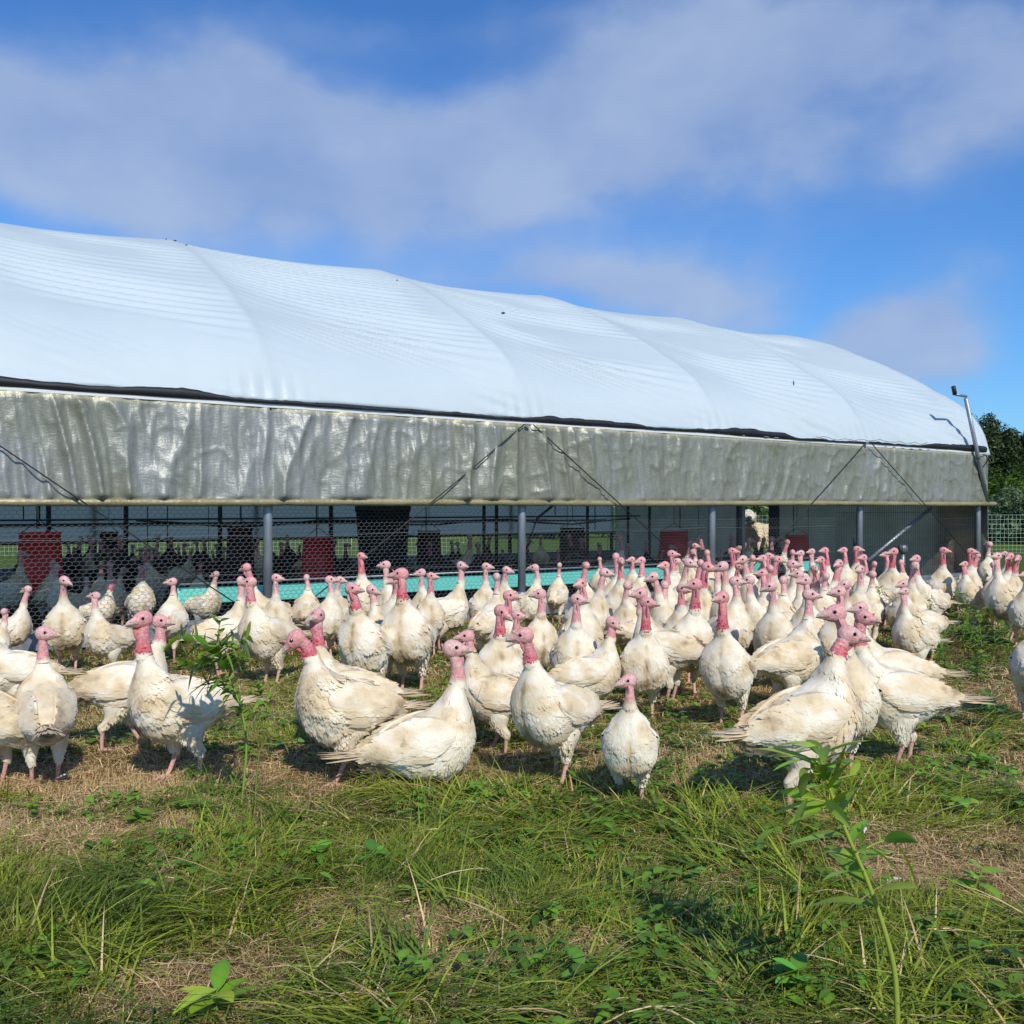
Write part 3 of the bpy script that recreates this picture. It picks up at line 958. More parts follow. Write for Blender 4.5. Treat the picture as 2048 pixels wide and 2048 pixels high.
mb = MB(); A = []; B = []
ns = int(Lf / .11)
for z in (.06, .16, .26, .36, .47, .58, .70, .82, .94, 1.06):
    s = np.linspace(0, Lf, 160)
    p = fp(s, z + .03 * (fbm(s * .6, z * 3, 0, 111, 2) - .5), .08 * (fbm(s * .4, z, 0, 112, 2) - .5))
    A.append(p[:-1]); B.append(p[1:])
s = np.arange(ns) * .11
zz = np.linspace(.04, 1.06, 5)
for a_, b_ in zip(zz[:-1], zz[1:]):
    A.append(fp(s + .05 * (fbm(s * 2, a_ * 3, 0, 113, 2) - .5), a_, .08 * (fbm(s * .4, a_, 0, 112, 2) - .5)))
    B.append(fp(s + .05 * (fbm(s * 2, b_ * 3, 0, 113, 2) - .5), b_, .08 * (fbm(s * .4, b_, 0, 112, 2) - .5)))
v, f = edges_mesh(np.concatenate(A), np.concatenate(B), .0034); mb.add(v, f)
mb.build('net', M_net, fe)
for s0 in np.arange(0, Lf, 3.3):
    mb = MB(); add_tube(mb, np.array([fp(s0, 0), fp(s0, 1.15)]), .012, 6); mb.build('net_post', mat('white_post', (.6, .62, .6)) if s0 == 0 else bpy.data.materials['white_post'], fe)

# ------------------------------------------------------------------ dog in the doorway
M_dark = mat('dog_nose', (.02, .017, .017), rough=.4)


def loft(mb, st, n, seg, c, mi=0, noise_amp=0, seed=0):
    """st rows: cx cy cz, up vector (3), side vector (3)"""
    q = catmull(np.array(st, float), n)
    th = np.arange(seg) / seg * 2 * PI
    v = q[:, None, 0:3] + np.cos(th)[None, :, None] * q[:, None, 3:6] + np.sin(th)[None, :, None] * q[:, None, 6:9]
    v = v.reshape(-1, 3)
    if noise_amp:
        cen = np.repeat(q[:, 0:3], seg, 0)
        k = fbm(v[:, 0] * 22, v[:, 1] * 22, v[:, 2] * 14, seed, 3) - .5
        v = v + (v - cen) * k[:, None] * noise_amp
    cc = c(v) if callable(c) else c
    mb.add(v, grid_faces(n, seg, True), cc, mi)
    return v


dogpos = wp(T1 + .60, 6.62)
mound = .03
mbm = MB()
e, f = ellipsoid((0, 0, 0), (.9, 0, 0), (0, .9, 0), (0, 0, mound), 12, 24)
mbm.add(e + np.array([dogpos[0], dogpos[1], .0]), f, (.05, .05, .02))
mound_o = mbm.build('earth_mound', M_ground)
tag(mound_o, kind='structure')
dog = empty('dog', (dogpos[0], dogpos[1], 0.0), R(216))
dog.scale = (1.36, 1.36, 1.36)
tag(dog, 'large shaggy cream livestock dog with open mouth standing in the shelter doorway', 'dog')
mb = MB()
CR = np.array([.70, .57, .38]); WH = np.array([.66, .62, .55]); GR = np.array([.30, .27, .25])


def furcol(v):
    k = fbm(v[:, 0] * 9, v[:, 1] * 9, v[:, 2] * 9, 5, 3)[:, None]
    return CR * (.75 + .6 * k)


def headcol(v):
    k = fbm(v[:, 0] * 14, v[:, 1] * 14, v[:, 2] * 14, 6, 3)[:, None]
    low = sstep(.92, .84, v[:, 2:3])
    return (WH * (1 - low) + GR * low) * (.75 + .5 * k)


loft(mb, [(-.62, 0, .60, 0, 0, .02, 0, .02, 0), (-.58, 0, .60, 0, 0, .14, 0, .12, 0), (-.42, 0, .60, 0, 0, .21, 0, .17, 0), (-.15, 0, .59, 0, 0, .21, 0, .18, 0), (.08, 0, .60, .03, 0, .24, 0, .19, 0),
          (.22, 0, .68, .12, 0, .21, 0, .17, 0), (.31, 0, .80, .13, 0, .12, 0, .13, 0), (.34, 0, .90, .08, 0, .08, 0, .11, 0), (.35, 0, .93, .01, 0, .01, 0, .02, 0)], 40, 26, furcol, 0, .22, 3)
loft(mb, [(.22, 0, .93, 0, 0, .02, 0, .02, 0), (.24, 0, .93, 0, 0, .10, 0, .10, 0), (.33, 0, .93, 0, 0, .125, 0, .125, 0), (.42, 0, .915, 0, 0, .10, 0, .105, 0), (.47, 0, .90, 0, 0, .06, 0, .065, 0),
          (.55, 0, .905, 0, 0, .042, 0, .055, 0), (.60, 0, .905, 0, 0, .03, 0, .04, 0), (.615, 0, .905, 0, 0, .005, 0, .006, 0)], 30, 22, headcol, 0, .12, 4)
# lower jaw, mouth open
loft(mb, [(.44, 0, .85, 0, 0, .02, 0, .045, 0), (.52, 0, .825, .005, 0, .018, 0, .04, 0), (.57, 0, .815, 0, 0, .012, 0, .028, 0), (.58, 0, .815, 0, 0, .002, 0, .004, 0)], 10, 12, (.5, .46, .42))
loft(mb, [(.44, 0, .872, 0, 0, .012, 0, .04, 0), (.53, 0, .855, 0, 0, .015, 0, .038, 0), (.565, 0, .85, 0, 0, .004, 0, .02, 0)], 8, 10, (.02, .01, .01), 1)
for s in (-1, 1):
    e, f = ellipsoid((.31, s * .125, .92), (.05, 0, 0), (0, s * .022, 0), (0, 0, .085), 8, 10); mb.add(e, f, (.58, .5, .38))
    e, f = ellipsoid((.44, s * .05, .945), (.016, 0, 0), (0, .018, 0), (0, 0, .015)); mb.add(e, f, (.02, .015, .012), 1)
    for fx, kx in ((.12, .02), (-.45, -.05)):
        loft(mb, [(fx, s * .11, .50, .09, 0, 0, 0, .07, 0), (fx + kx, s * .11, .30, .06, 0, 0, 0, .05, 0), (fx - kx, s * .11, .10, .045, 0, 0, 0, .042, 0), (fx, s * .11, .03, .05, 0, 0, 0, .045, 0), (fx + .02, s * .11, .0, .06, 0, 0, 0, .045, 0)], 16, 12, furcol, 0, .1, 7)
        e, f = ellipsoid((fx + .04, s * .11, .03), (.07, 0, 0), (0, .05, 0), (0, 0, .035)); mb.add(e, f, tuple(CR))
e, f = ellipsoid((.612, 0, .915), (.026, 0, 0), (0, .042, 0), (0, 0, .034)); mb.add(e, f, (.02, .015, .015), 1)
loft(mb, [(-.58, 0, .66, .03, 0, .03, 0, .05, 0), (-.72, 0, .58, .04, 0, .05, 0, .06, 0), (-.80, .02, .42, .05, 0, .02, 0, .06, 0), (-.80, .04, .25, .03, 0, 0, 0, .03, 0), (-.79, .04, .2, .005, 0, 0, 0, .005, 0)], 16, 12, furcol, 0, .3, 8)
# shaggy locks
V = np.concatenate(mb.V)
idx = np.random.default_rng(3).choice(40 * 26, 900)
body_v = mb.V[0]; p = body_v[idx]; nn = unit(p - np.array([0, 0, .62]) * [0, 0, 1] - p * np.array([1, 0, 0]))
L_ = rng.uniform(.04, .09, len(p))
dr = unit(np.array([-.5, 0, -1.0]) + rng.normal(size=p.shape) * .3 + nn * .3)
sd = unit(np.cross(dr, nn)) * .012
vv = np.stack([p - sd, p + sd, p + dr * L_[:, None] * .6 + nn * .015 + sd * .7, p + dr * L_[:, None] * .6 + nn * .015 - sd * .7, p + dr * L_[:, None]], 1).reshape(-1, 3)
b5 = (np.arange(len(p)) * 5)[:, None]
n0 = mb.n
mb.add(vv, b5 + np.array([[0, 1, 2, 3]]), np.repeat(furcol(p), 5, 0))
mb.F.append(b5 + np.array([[3, 2, 4]]) + n0); mb.M.append(np.zeros(len(p)))
def turn_head(q):
    w = sstep(.76, .86, q[:, 2]) * sstep(.15, .27, q[:, 0]) * R(46)
    x, y = q[:, 0] - .27, q[:, 1]
    return np.stack([.27 + x * np.cos(w) - y * np.sin(w), x * np.sin(w) + y * np.cos(w), q[:, 2]], -1)


mb.V = [turn_head(q) for q in mb.V]
mb.V = [np.stack([q[:, 0], q[:, 1], q[:, 2] - .155 * sstep(.05, .5, q[:, 2])], -1) for q in mb.V]
bo = mb.build('body', [M_fur, M_dark], dog)
# ------------------------------------------------------------------ turkeys
#            top x   top z   bottom x  bottom z  half width
BODY = np.array([
    (-.335, .355, -.325, .345, .012),
    (-.315, .385, -.285, .315, .045),
    (-.25, .435, -.20, .265, .088),
    (-.15, .485, -.10, .215, .128),
    (-.04, .525, .01, .185, .152),
    (.045, .560, .130, .190, .170),
    (.090, .590, .215, .245, .168),
    (.118, .618, .266, .330, .152),
    (.136, .642, .288, .420, .126),
    (.149, .664, .280, .505, .088),
    (.159, .688, .260, .580, .061),
    (.168, .714, .242, .642, .044)])
WHITE = np.array([.93, .865, .72]); CREAM = np.array([.80, .66, .43]); STAIN = np.array([.38, .265, .145])


def cards(mb, p, d, n, L, W, lift, curl, col, camber=.09, mi=0, cf=None):
    """feathers: a 4 x 3 grid each, rooted at p, lying along d"""
    N = len(p)
    if N == 0: return
    d = unit(d - (d * n).sum(1, keepdims=True) * n)
    s = np.cross(d, n)
    L = np.broadcast_to(L, (N,))[:, None]; W = np.broadcast_to(W, (N,))[:, None]; lift = np.broadcast_to(lift, (N,))[:, None]
    rows = []
    for (r, wr, lf) in ((0, .40, -.15), (.38, .95, .25), (.75, .95, .7), (1.0, .22, 1.0)):
        c0 = p + d * L * r + n * (lift * lf - curl * L * r * r * .5)
        for q in (-1, 0, 1):
            rows.append(c0 + s * W * wr * .5 * q - n * W * camber * (abs(q)) * wr)
    v = np.stack(rows, 1).reshape(-1, 3)
    base = (np.arange(N) * 12)[:, None, None]
    f = (base + grid_faces(4, 3)[None]).reshape(-1, 4)
    if cf is not None:
        cc = cf(v) * np.repeat(col, 12, 0)
        mb.add(v, f, cc, mi); return
    rr = np.array([.97, .97, .97, 1, 1, 1, 1.0, 1.0, 1.0, 1.03, 1.03, 1.03])
    cc = (np.repeat(col, 12, 0).reshape(N, 12, 3) * rr[None, :, None]).reshape(-1, 3)
    mb.add(v, f, cc, mi)


def turkey_mesh(key, seed=0, nl=1.0, lean=0.0, side=0.0, hy=0.0, hp=0.0, bp=0.0, red=.4, step=0.0, fluff=1.0, hi=True,
                wide=1.0, stain=.5, dark=False, mouth=False, ntwist=0.0, pale=0.0, sit=False):
    r = np.random.default_rng(seed + 100)
    mb = MB()
    # ---- body + neck as one loft
    nb = 54 if hi else 26
    seg = 40 if hi else 20
    B = catmull(BODY, nb)
    top = np.stack([B[:, 0], 0 * B[:, 0], B[:, 1]], -1); bot = np.stack([B[:, 2], 0 * B[:, 0], B[:, 3]], -1)
    cen = (top + bot) / 2; U = (top - bot) / 2; Sd = np.zeros_like(U); Sd[:, 1] = B[:, 4] * wide
    a = R(bp)                       # pitch the trunk about the hips

    def pitch(v):
        v = v - np.array([-.02, 0, .36])
        x = v[..., 0] * math.cos(a) - v[..., 2] * math.sin(a); z = v[..., 0] * math.sin(a) + v[..., 2] * math.cos(a)
        return np.stack([x, v[..., 1], z], -1) + np.array([-.02, 0, .36])
    cen = pitch(cen); U = pitch(U + np.array([-.02, 0, .36])) - np.array([-.02, 0, .36])
    nn_ = 26 if hi else 12
    N0 = cen[-1]
    Ln = .168 * nl
    la = R(lean); ls = R(side)
    E = N0 + Ln * np.array([math.sin(la), math.sin(ls), math.cos(la) * math.cos(ls)])
    q = np.linspace(0, 1, nn_ + 1)[1:, None]
    mid = N0 + np.array([.015, 0, Ln * .55])
    npth = (1 - q) ** 2 * N0 + 2 * q * (1 - q) * mid + q * q * E
    Tn = unit(np.gradient(np.vstack([N0, npth]), axis=0)[1:])
    u0 = U[-1] / np.linalg.norm(U[-1])
    ux = np.array([-1.0, 0, 0])
    un = unit(u0 * (1 - q) ** 2 + ux * (1 - (1 - q) ** 2))
    un = unit(un - (un * Tn).sum(1, keepdims=True) * Tn)
    sn = np.cross(Tn, un) * -1.0
    r0 = np.linalg.norm(U[-1])
    thick = .0290 + .006 * red
    rn = thick + (r0 - thick) * (1 - q) ** 2.4 - .003 * q
    # small folds of the bare neck skin
    foldn = 1 + .035 * np.sin(q * 55 * nl) * sstep(.25, .5, q) * (.5 + red)
    cen = np.vstack([cen, npth]); U = np.vstack([U, un * rn * foldn]); Sd = np.vstack([Sd, sn * rn * .92 * foldn])
    if Sd[nb - 1, 1] * Sd[nb, 1] < 0:
        Sd[nb:] *= -1
    nr = len(cen)
    th = np.arange(seg) / seg * 2 * PI
    ct, st = np.cos(th), np.sin(th)
    st2 = np.sign(st) * np.abs(st) ** .92
    V = cen[:, None] + ct[None, :, None] * U[:, None] + st2[None, :, None] * Sd[:, None]
    # groove down the breast
    iring = np.arange(nr)[:, None]
    fr = iring / (nb - 1.0)
    groove = np.exp(-((th[None] - PI) / .16) ** 2) * sstep(.45, .65, fr) * sstep(1.05, .85, fr)
    V = V - (V - cen[:, None]) * (.085 * groove)[..., None]
    # clumps of feathers
    amp = np.where(fr < 1, sstep(0, .2, fr) * sstep(1.05, .8, fr), 0) * .15 * fluff
    o_ = seed * 3.7
    k = fbm(V[..., 0] * 20 + o_, V[..., 1] * 20, V[..., 2] * 20, 7, 3) - .5
    k2 = fbm(V[..., 0] * 7 + o_, V[..., 1] * 7, V[..., 2] * 7, 9, 2) - .5
    V = V + (V - cen[:, None]) * ((k * .40 + k2 * 1.0) * amp)[..., None]
    # regions
    bare0 = nb + nn_ * (.30 if nl > .7 else .2) + .0
    neckpos = (iring - nb) / nn_
    hgt = V[..., 2]

    def feathercol(v, jit=None):
        n_a = fbm(v[:, 0] * 9 + o_, v[:, 1] * 9 + 3, v[:, 2] * 9, 11, 3)
        n_b = fbm(v[:, 0] * 26 + o_, v[:, 1] * 26, v[:, 2] * 26, 12, 2)
        belly = sstep(.36, .22, v[:, 2]) * sstep(-.02, .12, v[:, 0]) * sstep(.16, .04, abs(v[:, 1]))
        gro = np.exp(-(v[:, 1] / .022) ** 2) * sstep(.14, .20, v[:, 0]) * sstep(.66, .5, v[:, 2])
        rear = sstep(-.12, -.30, v[:, 0])
        back = sstep(.10, -.15, v[:, 0]) * sstep(.30, .5, v[:, 2])
        c = sstep(.40, .68, n_a + .17 * stain * belly * 2 + .16 * rear + .08 * back + .2 * gro + .12 * (stain - .4)) * .85
        s2 = sstep(.60, .88, n_a * .6 + n_b * .4 + .40 * stain * belly * 1.1 + .15 * rear + .20 * gro + .06 * (stain - .4)) * .9
        col = WHITE * (1 - c[:, None]) + CREAM * c[:, None]
        col = col * (1 - s2[:, None]) + STAIN * s2[:, None]
        col = col * (.93 + .14 * n_b[:, None])
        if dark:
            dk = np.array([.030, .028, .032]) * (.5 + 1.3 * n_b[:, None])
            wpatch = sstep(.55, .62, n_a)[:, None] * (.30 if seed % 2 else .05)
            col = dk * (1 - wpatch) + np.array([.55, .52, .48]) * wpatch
        return col
    PINK = np.array([.70, .42, .39]); REDC = np.array([.58, .115, .145]); PALE = np.array([.62, .49, .43])

    def skincol(v, f):      # f: 0 at the neck base, 1 at the head
        n_a = fbm(v[:, 0] * 38 + o_, v[:, 1] * 38, v[:, 2] * 38, 14, 3)[:, None]
        k_ = np.clip(red * (1.30 - 1.0 * f[:, None]) + .45 * (n_a - .5), 0, 1)
        col = PINK * (1 - k_) + REDC * k_
        n_b = fbm(v[:, 0] * 75 + o_, v[:, 1] * 75, v[:, 2] * 75, 24, 2)[:, None]
        pa = np.clip((pale + .12) * f[:, None] + 1.5 * (n_b - .58), 0, .8)
        col = col * (1 - pa) + PALE * pa
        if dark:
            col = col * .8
        return col
    Vf = V.reshape(-1, 3)
    npf = np.repeat(neckpos, seg, 1).reshape(-1)
    jag = .10 * (fbm(Vf[:, 0] * 60, Vf[:, 1] * 60, Vf[:, 2] * 20, 15, 2) - .5)
    lowr = max(0.0, .60 - red)
    bare = sstep(.04, .10 + .75 * lowr, npf + jag * (1 + 3 * lowr))
    col = feathercol(Vf) * (1 - bare[:, None]) + skincol(Vf, np.clip(npf, 0, 1)) * bare[:, None]
    faces = grid_faces(nr, seg, True)
    fpos = (faces[:, 0] // seg - nb) / nn_
    mi = (fpos > .08 + .4 * lowr).astype(int)
    n0 = mb.n
    mb.add(Vf, faces[mi == 0], col, 0)
    mb.F.append(faces[mi == 1] + n0); mb.M.append(np.full(int((mi == 1).sum()), 1))
    # ---- head: a second loft sunk into the top of the neck
    hyr = R(hy)
    Fh = np.array([math.cos(hyr) * math.cos(R(hp)), math.sin(hyr) * math.cos(R(hp)), math.sin(R(hp))])
    Lh = np.array([-math.sin(hyr), math.cos(hyr), 0.0])
    Uh = np.cross(Fh, Lh)
    hs = 1.50
    O = E + Uh * .008 + Fh * .006

    def H(x, y, z):
        return O + (Fh * x + Lh * y + Uh * z) * hs
    HS = [(-.036, .004, .000, .002), (-.033, .018, -.012, .014), (-.022, .030, -.026, .024), (-.006, .036, -.031, .0275), (.010, .034, -.030, .0265),
          (.024, .028, -.027, .0225), (.035, .020, -.024, .0175), (.044, .0135, -.021, .0130), (.052, .010, -.0185, .0100), (.060, .0065, -.0165, .0075), (.068, .001, -.0145, .005), (.073, -.006, -.0135, .003), (.076, -.0115, -.0125, .001)]
    nh = 30 if hi else 16; sg = 22 if hi else 12
    Q = catmull(np.array(HS), nh)
    th2 = np.arange(sg) / sg * 2 * PI
    hv = []; cc = []
    for (x, t_, b_, w_) in Q:
        for A_ in th2:
            zz = (t_ + b_) / 2 + (t_ - b_) / 2 * math.cos(A_); yy = w_ * math.sin(A_)
            mouthc = 0
            if x > .030:
                zl = -.010 - (x - .03) * .05
                mouthc = math.exp(-((zz - zl) / .0028) ** 2)
                yy *= 1 - .12 * mouthc
            # brow and cheek
            yy *= 1 + .10 * math.exp(-((x - .012) / .012) ** 2) * math.exp(-((zz - .017) / .006) ** 2)
            hv.append(H(x, yy, zz))
            horn = sstep(.040, .052, x)
            base = None
            cc.append((horn, mouthc, x))
    hv = np.array(hv); cc = np.array(cc)
    sk = skincol(hv, np.full(len(hv), .85))
    sk = sk * (.88 + .3 * fbm(hv[:, 0] * 90, hv[:, 1] * 90, hv[:, 2] * 90, 16, 2)[:, None])
    HORN = np.array([.55, .42, .33])
    hc = sk * (1 - cc[:, :1]) + HORN * cc[:, :1]
    hc = hc * (1 - .72 * cc[:, 1:2])
    mb.add(hv, grid_faces(nh, sg, True), hc, 1)
    if mouth:      # dropped lower beak
        vv = []
        for (x, w_) in ((.030, .013), (.045, .010), (.06, .007), (.072, .002)):
            dz = -.016 - (x - .03) * .34
            for A_ in np.arange(8) / 8 * 2 * PI:
                vv.append(H(x, w_ * math.sin(A_), dz - .003 + .004 * math.cos(A_)))
        mb.add(np.array(vv), grid_faces(4, 8, True), HORN * .85, 1)
    for s in (-1, 1):
        e, f = ellipsoid(H(.0145, s * .0215, .0090), Fh * .0098 * hs, Lh * .0050 * hs, Uh * .0088 * hs, 6, 10); mb.add(e, f, sk.mean(0) * .62, 1)
        e, f = ellipsoid(H(.0150, s * .0240, .0090), Fh * .0068 * hs, Lh * .0045 * hs, Uh * .0066 * hs, 6, 10); mb.add(e, f, (.01, .01, .01), 2)
        if hi:
            e, f = ellipsoid(H(-.010, s * .0235, -.003), Fh * .006 * hs, Lh * .003 * hs, Uh * .006 * hs, 5, 8); mb.add(e, f, sk.mean(0) * .95, 1)
            e, f = ellipsoid(H(.056, s * .0078, .001), Fh * .004 * hs, Lh * .0016 * hs, Uh * .0014 * hs, 5, 6); mb.add(e, f, (.12, .06, .05), 1)
    # snood
    e, f = ellipsoid(H(.041, 0, .0190), Fh * .005 * hs, Lh * .0035 * hs, (Uh * .007 + Fh * .004) * hs, 6, 8); mb.add(e, f, skincol(e, np.full(len(e), .4)), 1)
    # throat wattle from chin down the front of the neck, caruncles at its foot
    wl = (.013 + .012 * red)
    kw = nb + int(nn_ * .66)
    fw_ = -unit(U[kw]); tw_ = unit(cen[kw + 2] - cen[kw - 2])
    cw = cen[kw] + fw_ * (np.linalg.norm(U[kw]) * .80) + Fh * .006
    e, f = ellipsoid(cw, fw_ * wl * 1.0, np.cross(tw_, fw_) * .009, tw_ * wl * 2.3 + fw_ * .010, 9, 12)
    e = e + (fbm(e[:, 0] * 60, e[:, 1] * 60, e[:, 2] * 60, 18, 2)[:, None] - .5) * .008
    mb.add(e, f, skincol(e, np.full(len(e), .35)), 1)
    if red > .5 and hi:
        kk = int(nb + nn_ * .08)
        for i_ in range(int(26 * red)):
            kq = min(kk + r.integers(-1, int(nn_ * .3)), nr - 1)
            A_ = PI + r.normal() * .9
            pc = cen[kq] + math.cos(A_) * U[kq] + math.sin(A_) * Sd[kq]
            q_ = r.uniform(.0045, .009)
            e, f = ellipsoid(pc, (q_, 0, 0), (0, q_, 0), (0, 0, q_), 5, 7); mb.add(e, f, REDC * r.uniform(.8, 1.15), 1)
    # ---- feathers over the trunk
    ncard = 5600 if hi else 620
    lo_r, hi_r = 3 * nb // 54, nb + int(nn_ * .05)
    ii = r.integers(lo_r, hi_r, ncard * 3); jj = r.integers(0, seg, ncard * 3)
    P00 = V[ii, jj]; P10 = V[np.minimum(ii + 1, nr - 1), jj]; P01 = V[ii, (jj + 1) % seg]
    area = np.linalg.norm(np.cross(P10 - P00, P01 - P00), axis=1)
    keep = r.random(len(ii)) < np.minimum(area / np.percentile(area, 80), 1)
    sel = np.where(keep)[0][:ncard]
    ii, jj = ii[sel], jj[sel]
    order = np.argsort(ii); ii, jj = ii[order], jj[order]
    fu, fv = r.random(len(ii))[:, None], r.random(len(ii))[:, None]
    P = V[ii, jj] + (V[np.minimum(ii + 1, nr - 1), jj] - V[ii, jj]) * fu + (V[ii, (jj + 1) % seg] - V[ii, jj]) * fv
    Dr = -(V[np.minimum(ii + 1, nr - 1), jj] - V[ii, jj])
    Nn = unit(np.cross(V[np.minimum(ii + 1, nr - 1), jj] - V[ii, jj], V[ii, (jj + 1) % seg] - V[ii, jj]))
    outw = P - cen[ii]
    Nn = Nn * np.sign((Nn * outw).sum(1, keepdims=True) + 1e-9)
    Dr = unit(Dr) + r.normal(size=Dr.shape) * .20 + np.array([-.15, 0, -.25])
    sz = np.clip(np.linalg.norm(U[ii], axis=1) / .16, .34, 1)
    colf = r.uniform(.95, 1.03, (len(P), 1)) * np.ones(3)
    hs_ = 1.0 if hi else 1.7
    cards(mb, P, Dr, Nn, sz * r.uniform(.042, .066, len(P)) * hs_ ** .6, sz * r.uniform(.015, .027, len(P)) * (hs_ ** 1.7), .0008 + .0034 * fluff ** 2.2 * sz * r.random(len(P)), .14, colf, cf=feathercol, camber=.05)
    # ---- folded wings, laid onto the flanks
    flat = V[:nb].reshape(-1, 3)

    def hug(p, s, outw):
        sh_ = p.shape; pp_ = p.reshape(-1, 3).copy()
        side_ = flat[flat[:, 1] * s > 0]
        d2 = (pp_[:, None, 0] - side_[None, :, 0]) ** 2 + (pp_[:, None, 2] - side_[None, :, 2]) ** 2
        w2 = np.exp(-d2 / (2 * .018 ** 2)) * (.02 + abs(side_[None, :, 1])) ** 3 + 1e-12
        ys_ = (w2 * abs(side_[None, :, 1])).sum(1) / w2.sum(1)
        near_ = np.sqrt(d2.min(1))
        ys_ = ys_ * (1 - .75 * sstep(.01, .12, near_))
        pp_[:, 1] = s * (ys_ + outw.reshape(-1))
        return pp_.reshape(sh_)
    for s in (-1, 1):
        W_ = [(.155, .470, .012, .108), (.13, .468, .055, .128), (.06, .445, .098, .153), (-.04, .425, .112, .150), (-.14, .405, .094, .132), (-.22, .385, .060, .092), (-.29, .362, .030, .060), (-.345, .345, .006, .040)]
        q = catmull(np.array(W_), 26 if hi else 12)
        thw = np.arange(14) / 14 * 2 * PI
        c0 = np.stack([q[:, 0], s * q[:, 3] * wide * .93, q[:, 1]], -1)
        wv = c0[:, None] + np.cos(thw)[None, :, None] * (q[:, 2, None] * np.array([-.15, 0, 1.0]))[:, None] + np.sin(thw)[None, :, None] * np.array([0, .026, 0]) * np.minimum(1, q[:, 2, None, None] / .04)
        wv = pitch(wv)
        wv = hug(wv, s, -.007 + .030 * np.maximum(np.sin(thw), -.4)[None, :] * np.ones((len(q), 1)))
        mb.add(wv.reshape(-1, 3), grid_faces(len(q), 14, True), feathercol(wv.reshape(-1, 3)), 0)
        # coverts, then long flight feathers along the lower edge
        nc = 520 if hi else 50
        k_ = r.integers(1, len(q) - 4, nc); h_ = r.uniform(-.9, .9, nc)
        Pw = np.stack([q[k_, 0] - .15 * h_ * q[k_, 2], s * (q[k_, 3] * wide * .93 + .024 * np.sqrt(1 - h_ * h_ * .8)), q[k_, 1] + h_ * q[k_, 2]], -1)
        o1 = np.argsort(k_); Pw = hug(pitch(Pw[o1]), s, (.010 + .014 * np.sqrt(1 - h_ * h_ * .8))[o1])
        Nw = np.tile([0, s, .15], (nc, 1)) + np.stack([0 * h_, 0 * h_, h_[o1] * .6], -1)
        tmp = MB(); cards(tmp, Pw, np.tile([-1, 0, -.22], (nc, 1)) + r.normal(size=(nc, 3)) * .14, unit(Nw), r.uniform(.05, .085, nc) * hs_ ** .5, r.uniform(.018, .030, nc) * hs_ ** 1.4, .0006, .06, r.uniform(.93, 1.03, (nc, 1)) * np.ones(3), cf=feathercol)
        ob_ = np.maximum(-.006 + .030 * np.sqrt(np.maximum(1 - h_[o1] ** 2, 0)), .002) + r.uniform(0, .0025, nc)
        mb.add(hug(tmp.V[0], s, np.repeat(ob_, 12) + np.tile(np.repeat([-.003, .0004, .0012, .0024], 3), nc)), tmp.F[0], tmp.Cc[0], 0)
        npr = 15 if hi else 7
        for layer, (x0, x1, z0, z1, LL) in enumerate(((.05, -.13, .375, .375, .135),)):
            g = np.linspace(0, 1, npr)
            Pp = np.stack([x0 + (x1 - x0) * g, s * (np.interp(x0 + (x1 - x0) * g, q[::-1, 0], q[::-1, 3]) * wide * .93 + .020 - .006 * layer), z0 + (z1 - z0) * g - .03 + .012 * r.normal(size=npr) * fluff - .012 * layer], -1)
            Pp = hug(pitch(Pp), s, np.full(npr, .020 - .004 * layer))
            cc_ = ((feathercol(Pp) * .45 + (WHITE * .4 + CREAM * .6) * .55) if not dark else feathercol(Pp)) * np.array([.97, .93, .86]) * r.uniform(.88, 1.0, (npr, 1))
            tmp = MB(); cards(tmp, Pp, np.tile([-1, 0, -.06], (npr, 1)) + r.normal(size=(npr, 3)) * .05 * np.array([1, 0, 1]), np.tile([0.0, s, .0], (npr, 1)), r.uniform(LL * .8, LL * 1.1, npr), .026 + .006 * (not hi), .0, .0, cc_, .0)
            tv_ = hug(tmp.V[0], s, np.repeat(.020 - .006 * layer - np.arange(npr) * .0004, 12) + np.tile(np.repeat([-.003, .0, .0003, .0006], 3), npr))
            mb.add(tv_, tmp.F[0], tmp.Cc[0], 0)
    # ---- tail
    ntl = 18 if hi else 9
    tp_ = r.uniform(-.22, .30)
    for layer in range(3):
        g = np.linspace(-1, 1, ntl)
        base = pitch(np.stack([np.full(ntl, -.285 + .03 * layer), g * .038, np.full(ntl, .365 + .012 * layer) - .012 * g * g], -1))
        dd = np.stack([-np.ones(ntl), g * .19 + .03 * r.normal(size=ntl), -.10 + tp_ + .06 * layer - .10 * g * g + .07 * r.normal(size=ntl)], -1)
        dd = pitch(dd + np.array([-.02, 0, .36])) - np.array([-.02, 0, .36])
        Ls = (.25 - .06 * layer) * r.uniform(.65, 1.08, ntl)
        cc_ = (CREAM * .55 + STAIN * .45) * r.uniform(.75, 1.25, (ntl, 1)) * (1 - .1 * layer) + .12 * layer * WHITE
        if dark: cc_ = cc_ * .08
        cards(mb, base, dd, np.tile([0, 0, 1.0], (ntl, 1)) + np.stack([0 * g, g * .4, 0 * g], -1), Ls, r.uniform(.012, .022, ntl), .004, -.04, cc_, .10)
    # down round the vent
    nv = 150 if hi else 30
    pv = pitch(np.stack([r.uniform(-.30, -.16, nv), r.uniform(-.07, .07, nv), r.uniform(.25, .36, nv)], -1))
    cards(mb, pv, np.tile([-.8, 0, -.7], (nv, 1)) + r.normal(size=(nv, 3)) * .35, unit(np.stack([-.3 + 0 * pv[:, 0], pv[:, 1] * 8, -.7 + 0 * pv[:, 0]], -1)), r.uniform(.04, .08, nv), .018, .006, .1, (feathercol(pv) * .6 + WHITE * .3) if not dark else feathercol(pv))
    LU = .060
    mb.V = [q_ + np.array([0, 0, LU]) for q_ in mb.V]; O = O + np.array([0, 0, LU])
